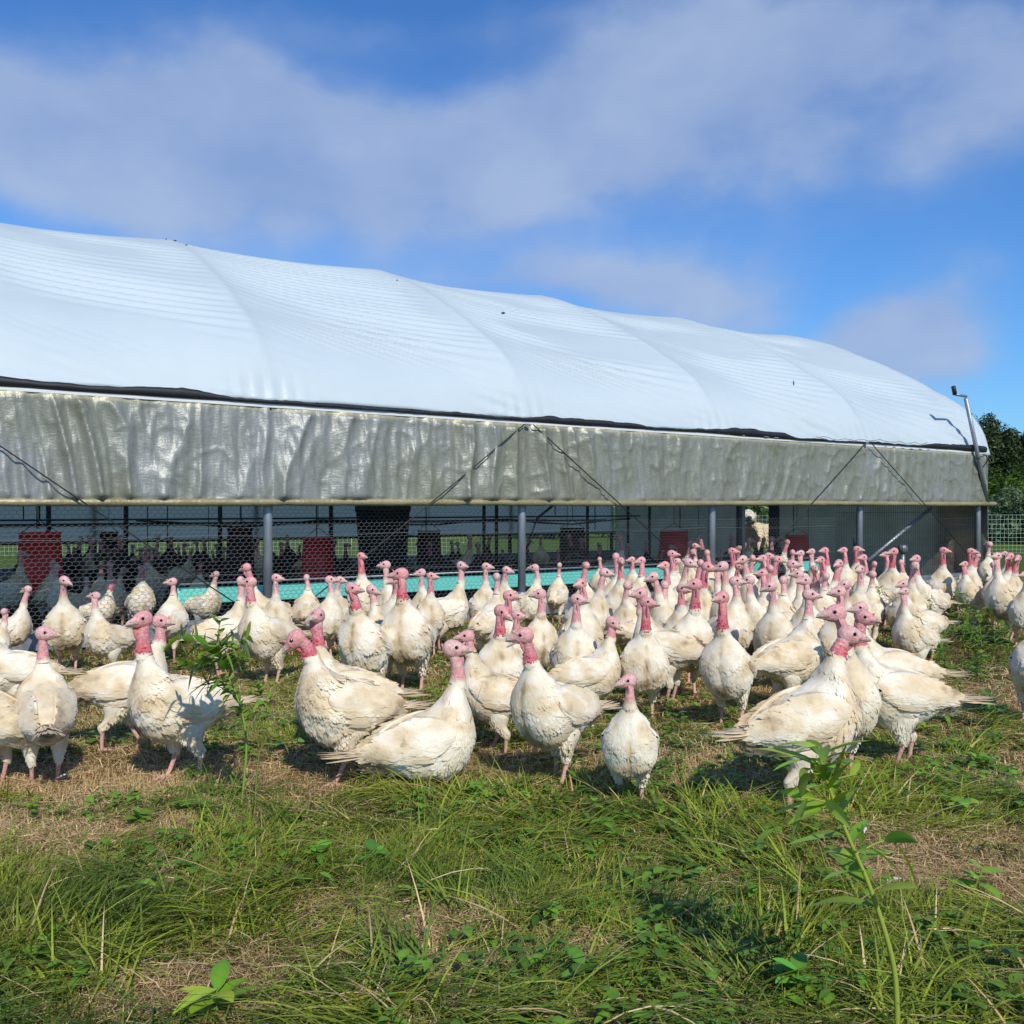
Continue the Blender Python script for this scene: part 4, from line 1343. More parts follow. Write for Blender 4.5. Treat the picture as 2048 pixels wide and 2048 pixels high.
    # ---- legs: feathered thigh, scaly shank, toes (folded away under a sitting bird)
    for s in (() if sit else (-1, 1)):
        st_ = step * s
        hip = np.array([-.015 + .02 * st_, s * .076 * wide, .335]); kn = np.array([-.002 + .045 * st_, s * .082, .255]); hock = np.array([-.045 + .085 * st_, s * .078, .170])
        foot = np.array([-.010 + .125 * st_, s * .074, .012])
        pts = np.array([hip + (0, 0, .04), hip, kn, hock + (.006, 0, .018), hock]); rd = np.array([.055, .080, .062, .034, .024])
        q = catmull(np.hstack([pts, rd[:, None]]), 16 if hi else 9)
        sgl = 14 if hi else 9
        thl = np.arange(sgl) / sgl * 2 * PI
        lv = q[:, None, :3] + np.cos(thl)[None, :, None] * q[:, None, 3:4] * np.array([1.15, 0, .3]) + np.sin(thl)[None, :, None] * q[:, None, 3:4] * np.array([0, .78, 0])
        cl = feathercol(lv.reshape(-1, 3)) * .6 + WHITE * .36
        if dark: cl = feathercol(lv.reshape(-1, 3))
        mb.add(lv.reshape(-1, 3), grid_faces(len(q), sgl, True), cl, 0)
        if hi:
            nc = 420
            k_ = r.integers(1, len(q) - 1, nc); A_ = r.uniform(0, 2 * PI, nc)
            Pl = q[k_, :3] + np.cos(A_)[:, None] * q[k_, 3:4] * np.array([1.15, 0, .3]) + np.sin(A_)[:, None] * q[k_, 3:4] * np.array([0, .78, 0])
            Nl = unit(Pl - q[k_, :3])
            cards(mb, Pl, np.tile([-.1, 0, -1.0], (nc, 1)) + r.normal(size=(nc, 3)) * .2, Nl, r.uniform(.022, .036, nc), .011, .0010, .14, (feathercol(Pl) * .5 + WHITE * .46) * r.uniform(.93, 1.03, (nc, 1)))
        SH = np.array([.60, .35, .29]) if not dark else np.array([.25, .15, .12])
        sp = np.array([hock + (.004, 0, .03), hock, hock * .5 + foot * .5 + (-.002, 0, 0), foot + (0, 0, .014), foot])
        v_, f_, t_ = tube(catmull(sp, 12), np.interp(np.linspace(0, 1, 12), [0, .2, .45, .8, 1], [.018, .021, .0135, .0125, .016]), 9)
        cs = SH * (.8 + .45 * fbm(v_[:, 0] * 80, v_[:, 1] * 80, v_[:, 2] * 120, 19, 2)[:, None])
        n1_ = mb.n; mb.add(v_, f_, cs, 1); mb.F.append(t_ + n1_); mb.M.append(np.full(len(t_), 1))
        for ang, ln in ((-34, .070), (0, .085), (34, .070), (180, .035)):
            A_ = R(ang)
            dirv = np.array([math.cos(A_), math.sin(A_), 0])
            tp = np.array([foot + (0, 0, .004), foot + dirv * ln * .35 + (0, 0, .010), foot + dirv * ln * .7 + (0, 0, .004), foot + dirv * ln + (0, 0, -.004)])
            add_tube(mb, tp, [.011, .0105, .0085, .003], 7, SH * .95, 1)
    if sit:
        mb.V = [q_ - np.array([0, 0, .235]) for q_ in mb.V]; O = O - np.array([0, 0, .235])
    V_, _ = mb.arrays()
    zmax = float(max(V_[:, 2]))
    head = O
    name = 'turkey_body'
    me = mb.mesh(name, [M_coat, M_skin, M_eye])
    me['zmax'] = zmax; me['hx'] = float(head[0]); me['hy'] = float(head[1])
    return me, zmax, (float(head[0]), float(head[1]))


_cache = {}


def turkey(px, py, Yf, yaw, head, red, label, nl=1.0, lean=0, side=0, hp=0, bp=0, step=0, fluff=1.0, wide=1.0, stain=.5, mouth=False,
           pale=0.0, hi=None, group='white turkeys of the flock', dark=False, H=None, uniq=None, seed=None, sit=False):
    rel = (head - yaw + 180) % 360 - 180
    rel = max(-165, min(165, rel))
    if hi is None: hi = Yf < 6.9
    if uniq is None: uniq = Yf < 6.9
    global _n
    if uniq:
        s = int(px * 7 + py) % 997 if seed is None else seed
        key = ('u', px, py)
    else:
        rel = round(rel / 40) * 40
        red = (.25, .6, .9)[0 if red < .42 else (1 if red < .75 else 2)]
        v = int(px * 1.7 + py) % 4
        s = v + (50 if dark else 0)
        stain = (.30, .7, .5, .85)[v]
        pale = .3 if red < .4 else 0
        lean = (0, 9, -6, 15)[v]
        nl = 1.0 if nl <= 1.05 else 1.25
        bp = (0, -5, 5, 2)[v]; step = (.3, -.4, .6, .1)[v]; hp = (0, -6, 3, -14)[v]; side = (0, 6, -5, 3)[v]; wide = (1.0, 1.06, .97, 1.1)[v]; fluff = (1, 1.2, .9, 1.1)[v]
        key = ('s', round(rel / 55), red, v, nl, dark, hi); rel = round(rel / 55) * 55
    if key not in _cache:
        _cache[key] = turkey_mesh(key, s, nl, lean, side, rel, hp, bp, red, step, fluff, hi, wide * 1.05, stain, dark, mouth, pale=pale, sit=sit)
    me, zmax, (hx, hy) = _cache[key]
    ya = R(yaw)
    sc_ = .85
    for _ in range(3):
        ox = hx * math.cos(ya) - hy * math.sin(ya); oy = hx * math.sin(ya) + hy * math.cos(ya)
        Yh = Yf + oy * sc_
        Hh = CAM_H - (py - HZ) / F * Yh if H is None else H
        g0 = float(gz((px - 1024) / F * Yh - ox * sc_, Yf))
        sc_ = (Hh - g0) / zmax
    x = (px - 1024) / F * Yh - ox * sc_
    o = bpy.data.objects.new('turkey', me)
    C.objects.link(o)
    o.location = (x, Yf, g0 - .004); o.rotation_euler = (0, 0, ya); o.scale = (sc_,) * 3
    tag(o, label, 'turkey', group)
    return o
L_, R_, Fr, Bk = 180, 0, 270, 90
FL, FRt, BL, BR = 225, 315, 135, 45
T = turkey
# --- front rank
T(300 * .29 + 0, 1250, 4.6, 118, 0, .45, 'turkey seen from behind near the left edge, head turned right', nl=1.15, pale=.3, stain=.6)
T(-62, 1262, 4.55, 168, 180, .4, 'turkey cut off by the left edge of the photo, brown drooping tail near the grass', stain=.9, bp=8)
T(-25, 1215, 5.8, 200, 200, .4, 'turkey cut off by the left edge, only its clean white rump in view', stain=.2)
T(319, 1227, 5.25, 22, 0, .45, 'turkey walking with a long brown streaked wing, head hidden behind the big tom at left', nl=.9, step=1.0, bp=-6, stain=.8)
T(286, 1219, 4.62, 218, 232, .85, 'large tom at left with bright red neck and ruffled white breast, behind the leafy stem', nl=1.2, step=-.5, fluff=1.5, wide=.95, hp=-4)
T(593, 1257, 4.55, 205, 190, .95, 'ruffled tom left of centre bending its red head down to the left, brown stained breast', nl=.78, lean=34, hp=-38, fluff=1.7, wide=1.12, step=.8, stain=.9)
T(636, 1215, 5.0, 196, 250, .95, 'tom with frowning white forehead and red neck, directly behind the head-down tom', nl=1.25, fluff=1.5, pale=.4, stain=.5)
T(905, 1277, 4.50, 14, 0, .42, 'low greyish white turkey in front at centre with dull pink neck, sitting in the grass', nl=1.15, pale=.45, bp=2, lean=-10, stain=.15, hp=2, sit=True)
T(935, 1258, 5.1, 163, 185, .5, 'turkey whose pink head shows behind the greyish one, its brown-edged wing facing us', nl=.75, stain=.75, step=-.6, lean=10)
T(1049, 1252, 4.48, 222, 180, .72, 'tom at centre with open beak pointing left and pink throat skin', nl=.95, lean=16, mouth=True, stain=.65, step=.4, hp=-6)
T(1258, 1345, 4.2, 262, 200, .30, 'small short turkey standing nearest the camera with pale pink neck and clean rounded body', nl=.95, stain=.30, hp=-6, wide=.98, step=.3)
T(1697, 1248, 4.14, 17, 352, .95, 'big tom in side view at right with thick crimson neck and tan tail', nl=.72, lean=30, fluff=1.3, pale=.55, step=.9, stain=.5, hp=-4, bp=2)
T(1673, 1206, 4.62, 262, 185, .55, 'heavy turkey facing us with a dark brown stained breast, behind the grey-faced tom', nl=1.2, stain=1.15, wide=1.06, side=-12)
T(1728, 1218, 4.9, 166, 318, .85, 'turkey at right with dark red face looking right and a ragged tail to the right', nl=1.1, stain=.55, bp=-5, step=.4, lean=-4)
T(1722, 1202, 5.7, 172, 190, .5, 'turkey whose wing and grey tail tip show behind the dark red faced one', nl=1.0, pale=.3, stain=.7, bp=-4)
T(2078, 1206, 5.9, 248, 300, .5, 'turkey cut off by the right edge of the photo, rounded breast in view', nl=1.0, stain=.9)
# --- second rank
T(1002, 1207, 5.55, 282, 330, .9, 'tom with a red neck bib and long downward beak, left of the open-beaked tom', nl=1.0, stain=.3, hp=-24)
T(703, 1163, 6.5, 250, 345, .8, 'fluffy white turkey with red leaning neck, above the head-down tom', nl=1.0, lean=12, side=-10, stain=.2, fluff=1.4)
T(803, 1134, 6.75, 258, 180, .85, 'upright turkey with round cream breast and red hooked neck, centre left', nl=1.15, stain=.6, wide=1.05)
T(743, 1168, 7.0, 150, 350, .4, 'pale pink faced turkey looking right with its tail trailing to the right', nl=.9, stain=.5)
T(1018, 1179, 6.6, 262, 345, .75, 'turkey with a bulky red face and parted beak beside the second steel post', nl=1.0, mouth=True)
T(1034, 1219, 6.3, 280, 340, .5, 'small pink face peeping out just right of the bib-necked tom', nl=.8)
T(1154, 1185, 6.1, 272, 330, .45, 'tall turkey facing us with pale cap and pink neck, centre', nl=1.15, pale=.35, stain=.5)
T(1081, 1176, 6.8, 288, 185, .4, 'pale pink head turned left, between the second post and the pale-capped turkey', nl=1.1, pale=.2, stain=.5)
T(1162, 1155, 6.9, 285, 185, .7, 'broad turkey with shaggy brow and red throat looking left, behind the pale-capped one', nl=1.0, stain=.4)
T(1223, 1231, 5.75, 10, 335, .5, 'pink-necked turkey with its beak tucked down right, above the small short turkey', nl=.85, hp=-28, stain=.45)
T(1293, 1191, 5.9, 268, 335, .98, 'tom facing us with the thickest straight crimson neck and round clean breast', nl=1.35, stain=.35, wide=1.05)
T(1283, 1174, 6.5, 150, 190, .4, 'turkey behind the crimson-necked tom, brown wing trailing right', nl=.9, stain=.7, bp=-4)
T(1445, 1180, 5.7, 242, 215, .98, 'tom with long straight crimson neck and tan beak, right of centre, breast groove brown', nl=1.45, stain=.5, wide=1.02)
T(1391, 1155, 6.7, 278, 185, .85, 'tom with a leaning red neck looking left over its neighbours', nl=1.25, lean=10, stain=.5)
T(1364, 1166, 7.2, 262, 340, .45, 'turkey with dull brownish face looking right and a wide pale breast', nl=.9, pale=.5, stain=.3)
T(1618, 1176, 6.1, 22, 352, .35, 'smooth white turkey with pink face looking right, upright long neck, right of centre', nl=1.2, pale=.2, stain=.25)
T(1679, 1170, 6.5, 262, 190, .4, 'turkey with brownish pink head looking left and a dark groove down its cream breast', nl=1.0, pale=.3, stain=.9)
T(1543, 1160, 6.9, 235, 185, .12, 'turkey with a plain dull tan head looking left and white rounded shoulder', nl=1.1, pale=.7, stain=.3)
T(1470, 1151, 7.4, 290, 345, .12, 'turkey with a small dull brown head looking right and cream streaked breast', nl=1.0, pale=.7, stain=.8)
T(1810, 1173, 7.5, 205, 220, .4, 'pink-cheeked turkey standing apart at right with its tail stretched right', nl=1.15, stain=.5)
T(1807, 1158, 8.2, 195, 185, .3, 'turkey half hidden right behind the pink-cheeked one that stands apart', nl=1.0, stain=.3)
T(1720, 1128, 8.3, 280, 190, .35, 'slim turkey with long pale neck looking left, on its own above the weeds', nl=1.3, pale=.2)
T(1830, 1122, 8.7, 265, 270, .2, 'narrow turkey facing straight at us with a white face, beside the leafy weeds', nl=1.3, pale=.7, stain=.2)
T(1995, 1103, 9.4, 205, 190, .3, 'largest turkey of the right-hand group with plump cream side and pale neck', nl=1.2, stain=.4)
# --- left, second and third rank
T(55, 1170, 8.0, 12, 185, .3, 'turkey near the left edge looking left with parted beak, wing pointing left', nl=1.15, pale=.3, stain=.6)
T(128, 1150, 7.5, 285, 350, .3, 'turkey at left looking right with heavy round cream breast, by the skid', nl=1.1, stain=.7)
T(191, 1182, 7.3, 235, 185, .3, 'smooth turkey in front of the grey skid rail looking left', nl=.9, stain=.4)
T(345, 1154, 8.1, 95, 215, .4, 'turkey seen from behind in front of the rail, fluffy brown rump', nl=1.0, stain=.9)
T(481, 1151, 7.5, 35, 60, .35, 'turkey facing away with long tail reaching down left, beside the first steel post', nl=1.15, pale=.2, stain=.4)
T(493, 1125, 8.7, 215, 185, .45, 'turkey looking left, head showing above the one with the long tail', nl=1.2)
T(501, 1152, 7.1, 235, 185, .6, 'big cream turkey with a reddish face looking left, left of the first red-backed gap', nl=1.05, stain=.6, uniq=True, hi=True)
T(552, 1146, 8.1, 290, 350, .3, 'turkey with small tan face looking right in front of the first steel post', nl=1.1)
T(613, 1147, 8.8, 100, 100, .2, 'turkey with the back of its small head to us, right of the first steel post', nl=1.0)
T(659, 1150, 8.2, 310, 335, .3, 'turkey bowing its head to the right under the red tub feeder', nl=1.0)
T(679, 1151, 9.0, 300, 350, .4, 'turkey face just showing behind the one bowing under the red feeder', nl=.9)
T(722, 1103, 9.3, 262, 0, .8, 'tallest turkey of the middle distance with red neck, seen against the dark wire', nl=1.35)
T(772, 1120, 8.9, 240, 190, .3, 'turkey looking left below the big black bin', nl=1.2)
T(790, 1148, 8.0, 265, 210, .6, 'white body and pink neck partly hidden behind the round cream one', nl=1.0)
T(843, 1136, 8.9, 250, 190, .3, 'dull faced turkey looking left at the trough, right of the black bin', nl=1.1)
T(862, 1143, 8.4, 285, 345, .45, 'red faced turkey looking right at the trough, right of the black bin', nl=1.1)
T(922, 1121, 8.6, 18, 340, .3, 'turkey in clear side view at the trough, wing tip down to the left', nl=1.25, stain=.7)
T(972, 1124, 9.1, 285, 345, .3, 'slender turkey facing us, second left of the second steel post', nl=1.2)
T(993, 1144, 8.0, 60, 90, .3, 'turkey turned away with the back of its head to us, left of the second post', nl=1.1)
T(1013, 1131, 9.2, 275, 340, .3, 'small turkey head directly left of the second steel post', nl=1.0)
T(1070, 1127, 9.4, 330, 185, .3, 'turkey looking left directly right of the second steel post', nl=1.0)
# --- inside the wire at the left, in the shade
GI = 'white turkeys behind the wire at the left'
T(42, 1101, 10.8, 330, 0, .3, 'greyish turkey in the shade in front of the large red feeder, far left', nl=1.2, group=GI)
T(113, 1126, 9.9, 230, 185, .3, 'turkey looking left in front of the large red feeder', nl=1.1, group=GI)
T(106, 1118, 10.6, 90, 90, .2, 'turkey head seen from behind beside the large red feeder', nl=1.0, group=GI)
T(172, 1152, 10.0, 15, 350, .3, 'low crouching turkey behind the wire looking right', nl=.9, group=GI)
T(203, 1121, 10.6, 95, 90, .6, 'turkey with its dull head turned away behind the wire, between two others', nl=1.1, group=GI)
T(220, 1122, 10.1, 270, 262, .7, 'turkey with narrow red neck facing us behind the wire', nl=1.1, group=GI)
T(226, 1155, 9.6, 15, 30, .8, 'turkey with bright pink throat low behind the wire, broad brown wing to the left', nl=.8, group=GI)
T(246, 1133, 11.4, 10, 350, .3, 'turkey head in deep shade looking right behind the pink-necked ones', nl=.9, group=GI)
T(283, 1129, 9.9, 310, 350, .75, 'plump turkey with bright pink neck looking right behind the wire', nl=1.0, group=GI)
T(293, 1090, 11.6, 262, 260, 1.0, 'tall tom with dark red neck standing in the shade behind the wire', nl=1.4, group=GI)
T(401, 1125, 11.2, 92, 90, .8, 'turkey seen from behind in the dark, red neck, above the teal trough end', nl=1.0, group=GI)
T(432, 1141, 9.9, 345, 190, .3, 'turkey behind the wire looking left over the end of the teal trough', nl=1.0, group=GI)
T(1119, 1124, 10.6, 75, 90, .2, 'turkey behind the wire with its slim neck and back turned, right of the second post', nl=1.1, group=GI)
T(8, 1215, 7.2, 25, 60, .3, 'turkey cut off by the left edge with creamy folded wing', nl=.8, stain=.7)
T(-30, 1150, 8.8, 350, 0, .3, 'turkey half outside the left edge beside the skid rail', nl=1.0, stain=.6)
# --- crowd right of the second post, from back to front
rows = [
    (1172, 1122, 9.0, 120, 120, .7, 'red-headed turkey facing away at the trough, first cluster right of the second post', 1.1),
    (1199, 1113, 11.8, 95, 90, .5, 'small pink back of a head behind the trough', 1.0),
    (1209, 1134, 8.0, 300, 350, .4, 'turkey with pink neck looking right in front of the trough', 1.15),
    (1232, 1104, 9.4, 262, 80, .6, 'taller of two turkeys touching necks at the trough', 1.3),
    (1242, 1113, 9.0, 270, 265, .7, 'shorter of two turkeys touching necks, with a hanging red wattle', 1.2),
    (1264, 1112, 11.2, 260, 190, .5, 'pink head behind the trough right of the two touching necks', 1.0),
    (1283, 1112, 9.4, 40, 190, .7, 'dusky red head looking left above a brown folded wing', 1.2),
    (1307, 1142, 7.6, 195, 185, .35, 'turkey with long curved white neck looking left in mid crowd', 1.3),
    (1330, 1121, 8.5, 265, 185, .6, 'turkey looking left with parted beak below the central red feeder', 1.25),
    (1343, 1099, 9.9, 280, 350, .6, 'tall pink head looking right just left of the feeder by the doorway', 1.25),
    (1355, 1115, 10.4, 120, 150, .3, 'shaded grey head turned away below the feeder by the doorway', 1.0),
    (1377, 1115, 8.8, 285, 345, .35, 'white-bodied turkey looking right, left of the third steel post', 1.25),
    (1386, 1097, 11.2, 280, 300, .7, 'red head beside the feeder left of the third steel post', 1.1),
    (1390, 1085, 12.6, 262, 0, .6, 'dim reddish head inside the shelter left of the third steel post', 1.2),
    (1401, 1117, 9.0, 95, 90, .5, 'pink back of a head in front of the third steel post', 1.2),
    (1414, 1098, 10.8, 90, 100, .5, 'pink back of a head touching the third steel post', 1.2),
    (1414, 1122, 8.1, 275, 340, .9, 'dark red face and throat looking right, below the third steel post', 1.3),
    (1446, 1121, 7.9, 225, 190, .4, 'turkey with white S-curved neck looking left, right of the third post', 1.3),
    (1437, 1128, 8.6, 200, 190, .4, 'neck squeezed between the dark red face and the S-curved neck', 1.1),
    (1464, 1094, 10.6, 275, 345, .8, 'tall turkey with narrow red neck looking right, right of the third post', 1.3),
    (1486, 1109, 9.2, 200, 185, .3, 'turkey with dull pink face looking left, below the dog', 1.3),
    (1505, 1108, 10.2, 90, 90, .6, 'pink neck seen from behind, straight under the dog', 1.1),
    (1526, 1108, 9.6, 260, 190, .7, 'left of two overlapping red faces under the dog', 1.2),
    (1537, 1104, 10.4, 280, 340, .7, 'upper of two overlapping red faces under the dog', 1.2),
    (1526, 1136, 8.2, 240, 185, .45, 'turkey with brown-pink face looking left in mid crowd, below the dog', 1.2),
    (1540, 1128, 8.7, 95, 90, .7, 'reddish crown just behind the brown-pink face below the dog', 1.1),
    (1555, 1110, 10.0, 285, 345, .5, 'turkey looking right at the right end of the teal trough', 1.15),
    (1584, 1118, 8.5, 275, 345, .35, 'snow white turkey with long pink neck looking right, right of the doorway', 1.35),
    (1585, 1098, 11.4, 90, 90, .6, 'pink neck from behind in front of the small red feeder', 1.1),
    (1602, 1099, 11.0, 200, 180, .2, 'slim white neck looking left in front of the small red feeder', 1.2),
    (1598, 1138, 8.0, 230, 190, .3, 'pale cheek looking left behind the brown-faced neighbour, right of the doorway', 1.1),
    (1613, 1150, 7.4, 245, 185, .4, 'turkey with mottled brown-pink head looking left, right of the long pink neck', 1.1),
    (1624, 1096, 11.9, 200, 180, .2, 'shaded dull head near the end wall, left of the fourth post', 1.1),
    (1629, 1129, 8.5, 268, 268, .7, 'face-on turkey with bare red beak base, left of the fourth post', 1.1),
    (1642, 1111, 9.2, 270, 190, .95, 'turkey with deep red throat looking left, left of the fourth post', 1.2),
    (1650, 1093, 10.8, 262, 200, .8, 'thick red head and neck against the end wall, left of the fourth post', 1.3),
    (1678, 1117, 9.0, 330, 220, .7, 'turkey with red striped neck and white back, near the fourth post', 1.2),
    (1688, 1093, 11.4, 250, 185, .7, 'red head looking left, next left of the fourth steel post', 1.2),
    (1691, 1157, 7.3, 240, 190, .35, 'pink head half hidden over the dark-grooved turkey', 1.1),
    (1714, 1091, 11.5, 275, 300, .8, 'red head directly below the thin pipe drinker', 1.2),
    (1727, 1107, 10.0, 262, 190, .6, 'turkey with pink throat looking left at the foot of the fourth post', 1.2),
    (1749, 1121, 10.2, 90, 90, .5, 'turkey turned away with only pink back of neck, at the foot of the brace', 1.1),
    (1772, 1102, 11.0, 250, 185, .5, 'left of two close turkeys looking left beneath the diagonal brace', 1.2),
    (1788, 1094, 10.4, 250, 185, .95, 'right of two close turkeys beneath the brace, with vivid red neck', 1.3),
    (1803, 1118, 10.9, 90, 60, .5, 'turkey just behind the vivid red neck at the waterer', 1.0),
    (1833, 1108, 9.5, 205, 185, .6, 'white turkey with pink curved neck looking left and long back to the right', 1.3),
    (1887, 1093, 11.0, 262, 350, .8, 'upright turkey looking right with red throat in front of the end wall, standing alone', 1.3),
    (1942, 1095, 11.2, 268, 320, .75, 'dirty-breasted turkey with red throat beside the last steel post', 1.2),
    (1955, 1104, 11.8, 330, 190, .5, 'turkey tucked just behind the dirty-breasted one at the last post', 1.2),
    (1930, 1121, 10.6, 200, 180, .7, 'low red head at the left shoulder of the dirty-breasted turkey', .9),
    (1979, 1082, 13.0, 70, 100, .2, 'distant turkey with a thin white neck right of the shelter corner', 1.3),
    (1987, 1122, 10.2, 80, 90, .4, 'turkey preening low in the weeds right of the last post', 1.0),
    (2010, 1101, 12.2, 250, 185, .6, 'small distant red head in the right-hand group', 1.1),
    (2021, 1104, 10.6, 262, 200, .95, 'turkey with strong red throat in the right-hand group', 1.2),
    (2036, 1108, 10.6, 280, 190, .5, 'turkey with pink face nearest the right edge in the right-hand group', 1.2),
    (2052, 1140, 9.0, 250, 185, .4, 'turkey cut by the right edge, beak pointing left into the photo', 1.0),
    (1255, 1160, 7.8, 250, 60, .3, 'turkey body filling the gap behind the tucked-beak one', .9),
    (1330, 1160, 7.6, 20, 60, .4, 'turned-away turkey with speckled wing in mid crowd', 1.0),
    (1500, 1150, 7.8, 210, 150, .3, 'white back turned to us beside the dull brown head', .9),
    (1567, 1150, 7.7, 60, 80, .3, 'turkey with its back to us between two white necks', .9),
    (1652, 1142, 8.1, 80, 60, .4, 'turned-away turkey below the deep red throat', 1.0),
    (1745, 1140, 8.8, 60, 90, .4, 'turned-away turkey in the weeds below the brace', .9),
    (1478, 1125, 9.9, 262, 0, .6, 'pink head crowded left under the dog', 1.1),
]
for (px, py, Y_, yaw, hd, rd, lab, nl_) in rows:
    T(px, py, Y_, yaw, hd, rd, lab, nl=nl_)
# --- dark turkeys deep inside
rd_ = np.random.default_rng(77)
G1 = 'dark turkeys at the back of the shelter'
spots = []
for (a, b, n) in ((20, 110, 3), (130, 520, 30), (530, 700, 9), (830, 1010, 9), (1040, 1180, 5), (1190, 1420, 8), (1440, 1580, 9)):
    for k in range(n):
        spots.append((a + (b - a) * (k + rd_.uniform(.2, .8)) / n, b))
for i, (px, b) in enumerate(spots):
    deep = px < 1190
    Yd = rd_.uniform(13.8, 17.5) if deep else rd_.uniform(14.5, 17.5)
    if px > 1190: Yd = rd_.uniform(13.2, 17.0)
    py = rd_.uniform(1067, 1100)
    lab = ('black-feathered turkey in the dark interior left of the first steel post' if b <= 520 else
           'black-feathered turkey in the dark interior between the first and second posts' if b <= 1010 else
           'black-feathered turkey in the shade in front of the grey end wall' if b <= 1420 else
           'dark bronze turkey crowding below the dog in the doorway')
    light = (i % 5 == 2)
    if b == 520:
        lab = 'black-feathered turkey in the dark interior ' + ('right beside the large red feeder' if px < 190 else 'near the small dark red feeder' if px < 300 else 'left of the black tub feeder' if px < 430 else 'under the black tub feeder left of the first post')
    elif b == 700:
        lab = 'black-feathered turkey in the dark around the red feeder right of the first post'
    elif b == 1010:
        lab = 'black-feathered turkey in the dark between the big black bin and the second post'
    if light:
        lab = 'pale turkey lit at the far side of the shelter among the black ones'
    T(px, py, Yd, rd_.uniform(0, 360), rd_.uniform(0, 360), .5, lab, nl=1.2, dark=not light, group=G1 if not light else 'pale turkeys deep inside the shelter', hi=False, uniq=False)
# ------------------------------------------------------------------ grass
gr = np.random.default_rng(42)


def frustum_points(y0, y1, dens, xlim=None, extra=.85):
    yv = np.linspace(y0, y1, 60)
    wv = 1.07 * yv + 2 * extra
    area = np.trapezoid(wv, yv) if hasattr(np, 'trapezoid') else np.trapz(wv, yv)
    n = int(area * dens)
    cdf = np.cumsum(wv); cdf = cdf / cdf[-1]
    y = np.interp(gr.random(n), cdf, yv)
    x = (gr.random(n) - .5) * (1.07 * y + 2 * extra)
    t, w = uv_wall(x, y)
    ok = (w < -.02) | (t > 4.25)
    return x[ok], y[ok]


def blades(mb, x, y, L, phi0, phi1, head, W, col, K=4):
    n = len(x)
    z = gz(x, y)
    p = np.stack([x, y, z - .01], -1)
    hd = np.stack([np.cos(head), np.sin(head), 0 * head], -1)
    sd = np.stack([-np.sin(head), np.cos(head), 0 * head], -1)
    tw = gr.normal(size=n) * .6
    rows = []
    cur = p.copy()
    zmin = z + gr.random(n) * .03 + .004
    for j in range(K + 1):
        f = j / K
        ph = phi0 + (phi1 - phi0) * f
        wj = W * (1 - f ** 1.6) * .5 + .0002
        s = unit(sd * np.cos(tw * f)[:, None] + np.array([0, 0, 1.0]) * np.sin(tw * f)[:, None] * .7)
        c = cur.copy()
        if j > 0: c[:, 2] = np.maximum(c[:, 2], zmin)
        if j < K:
            rows.append(c - s * wj[:, None]); rows.append(c + s * wj[:, None])
        else:
            rows.append(c)
        cur = cur + (hd * np.sin(ph)[:, None] + np.array([0, 0, 1.0]) * np.cos(ph)[:, None]) * (L / K)[:, None]
    nv = 2 * K + 1
    v = np.stack(rows, 1).reshape(-1, 3)
    base = (np.arange(n) * nv)[:, None]
    q = np.concatenate([base + np.array([[2 * j, 2 * j + 2, 2 * j + 3, 2 * j + 1]]) for j in range(K - 1)])
    tri = base + np.array([[2 * K - 2, 2 * K, 2 * K - 1]])
    n0 = mb.n
    mb.add(v, q, np.repeat(col, nv, 0))
    mb.F.append(tri + n0); mb.M.append(np.zeros(len(tri)))


G_A = np.array([.130, .190, .018]); G_B = np.array([.34, .385, .050]); G_C = np.array([.065, .145, .032]); S_A = np.array([.72, .56, .30]); S_B = np.array([.44, .28, .13])


def gcol(x, y, n, straw):
    a = gr.random(n)[:, None]; b = fbm(x * 2.3, y * 3, 0, 201, 2)[:, None]
    g = G_A * (1 - a) + G_B * a
    g = g * (1 - .6 * sstep(.5, .68, b)) + G_C * .6 * sstep(.5, .68, b)
    c = gr.random(n)[:, None]
    s = S_A * (1 - c) + S_B * c
    m = straw[:, None]
    return (g * (1 - m) + s * m) * gr.uniform(.65, 1.3, (n, 1))


mbg = MB(); mbs = MB()
for (y0, y1, dn, wsc) in ((2.15, 3.4, 11500, 1.0), (3.4, 4.8, 8200, 1.1), (4.8, 7.2, 4200, 1.35), (7.2, 11.0, 1500, 1.9), (11.0, 18, 330, 3.0)):
    x, y = frustum_points(y0, y1, dn)
    n = len(x)
    d = dryness(x, y)
    straw = (gr.random(n) < np.clip(.46 + .9 * (d - .18), .12, .96)).astype(float)
    tall = sstep(.45, .72, fbm(x * 1.3 + 5, y * 1.8, 0, 202, 3))
    flow = 2 * PI * 1.6 * fbm(x * .55, y * .7, 0, 203, 2) + gr.normal(size=n) * (.8 + .5 * straw)
    L = (gr.uniform(.05, .12, n) + .09 * tall * gr.random(n)) * (.62 + .38 * sstep(4.3, 3.6, y)) * (1 - .25 * d) * (1 + .12 * gr.random(n))
    phi0 = gr.uniform(.30, 1.25, n) * (1 - .35 * tall) + .75 * straw * gr.random(n) + .25 * d
    phi1 = phi0 + gr.uniform(.4, 1.5, n)
    W = gr.uniform(.0022, .0046, n) * wsc * (1 + .5 * tall)
    W = np.where(straw > 0, W * .75, W)
    keep = (gr.random(n) < np.where(straw > 0, .9, 1.0 - .55 * d))
    x, y, L, phi0, phi1, flow, W, straw = [q[keep] for q in (x, y, L, phi0, phi1, flow, W, straw)]
    c = gcol(x, y, len(x), straw)
    s_ = straw > 0
    blades(mbg, x[~s_], y[~s_], L[~s_], phi0[~s_], phi1[~s_], flow[~s_], W[~s_], c[~s_])
    blades(mbs, x[s_], y[s_], L[s_] * 1.15, np.minimum(phi0[s_] + .35, 1.5), np.minimum(phi1[s_] + .3, 1.75), flow[s_], W[s_], c[s_], 3)
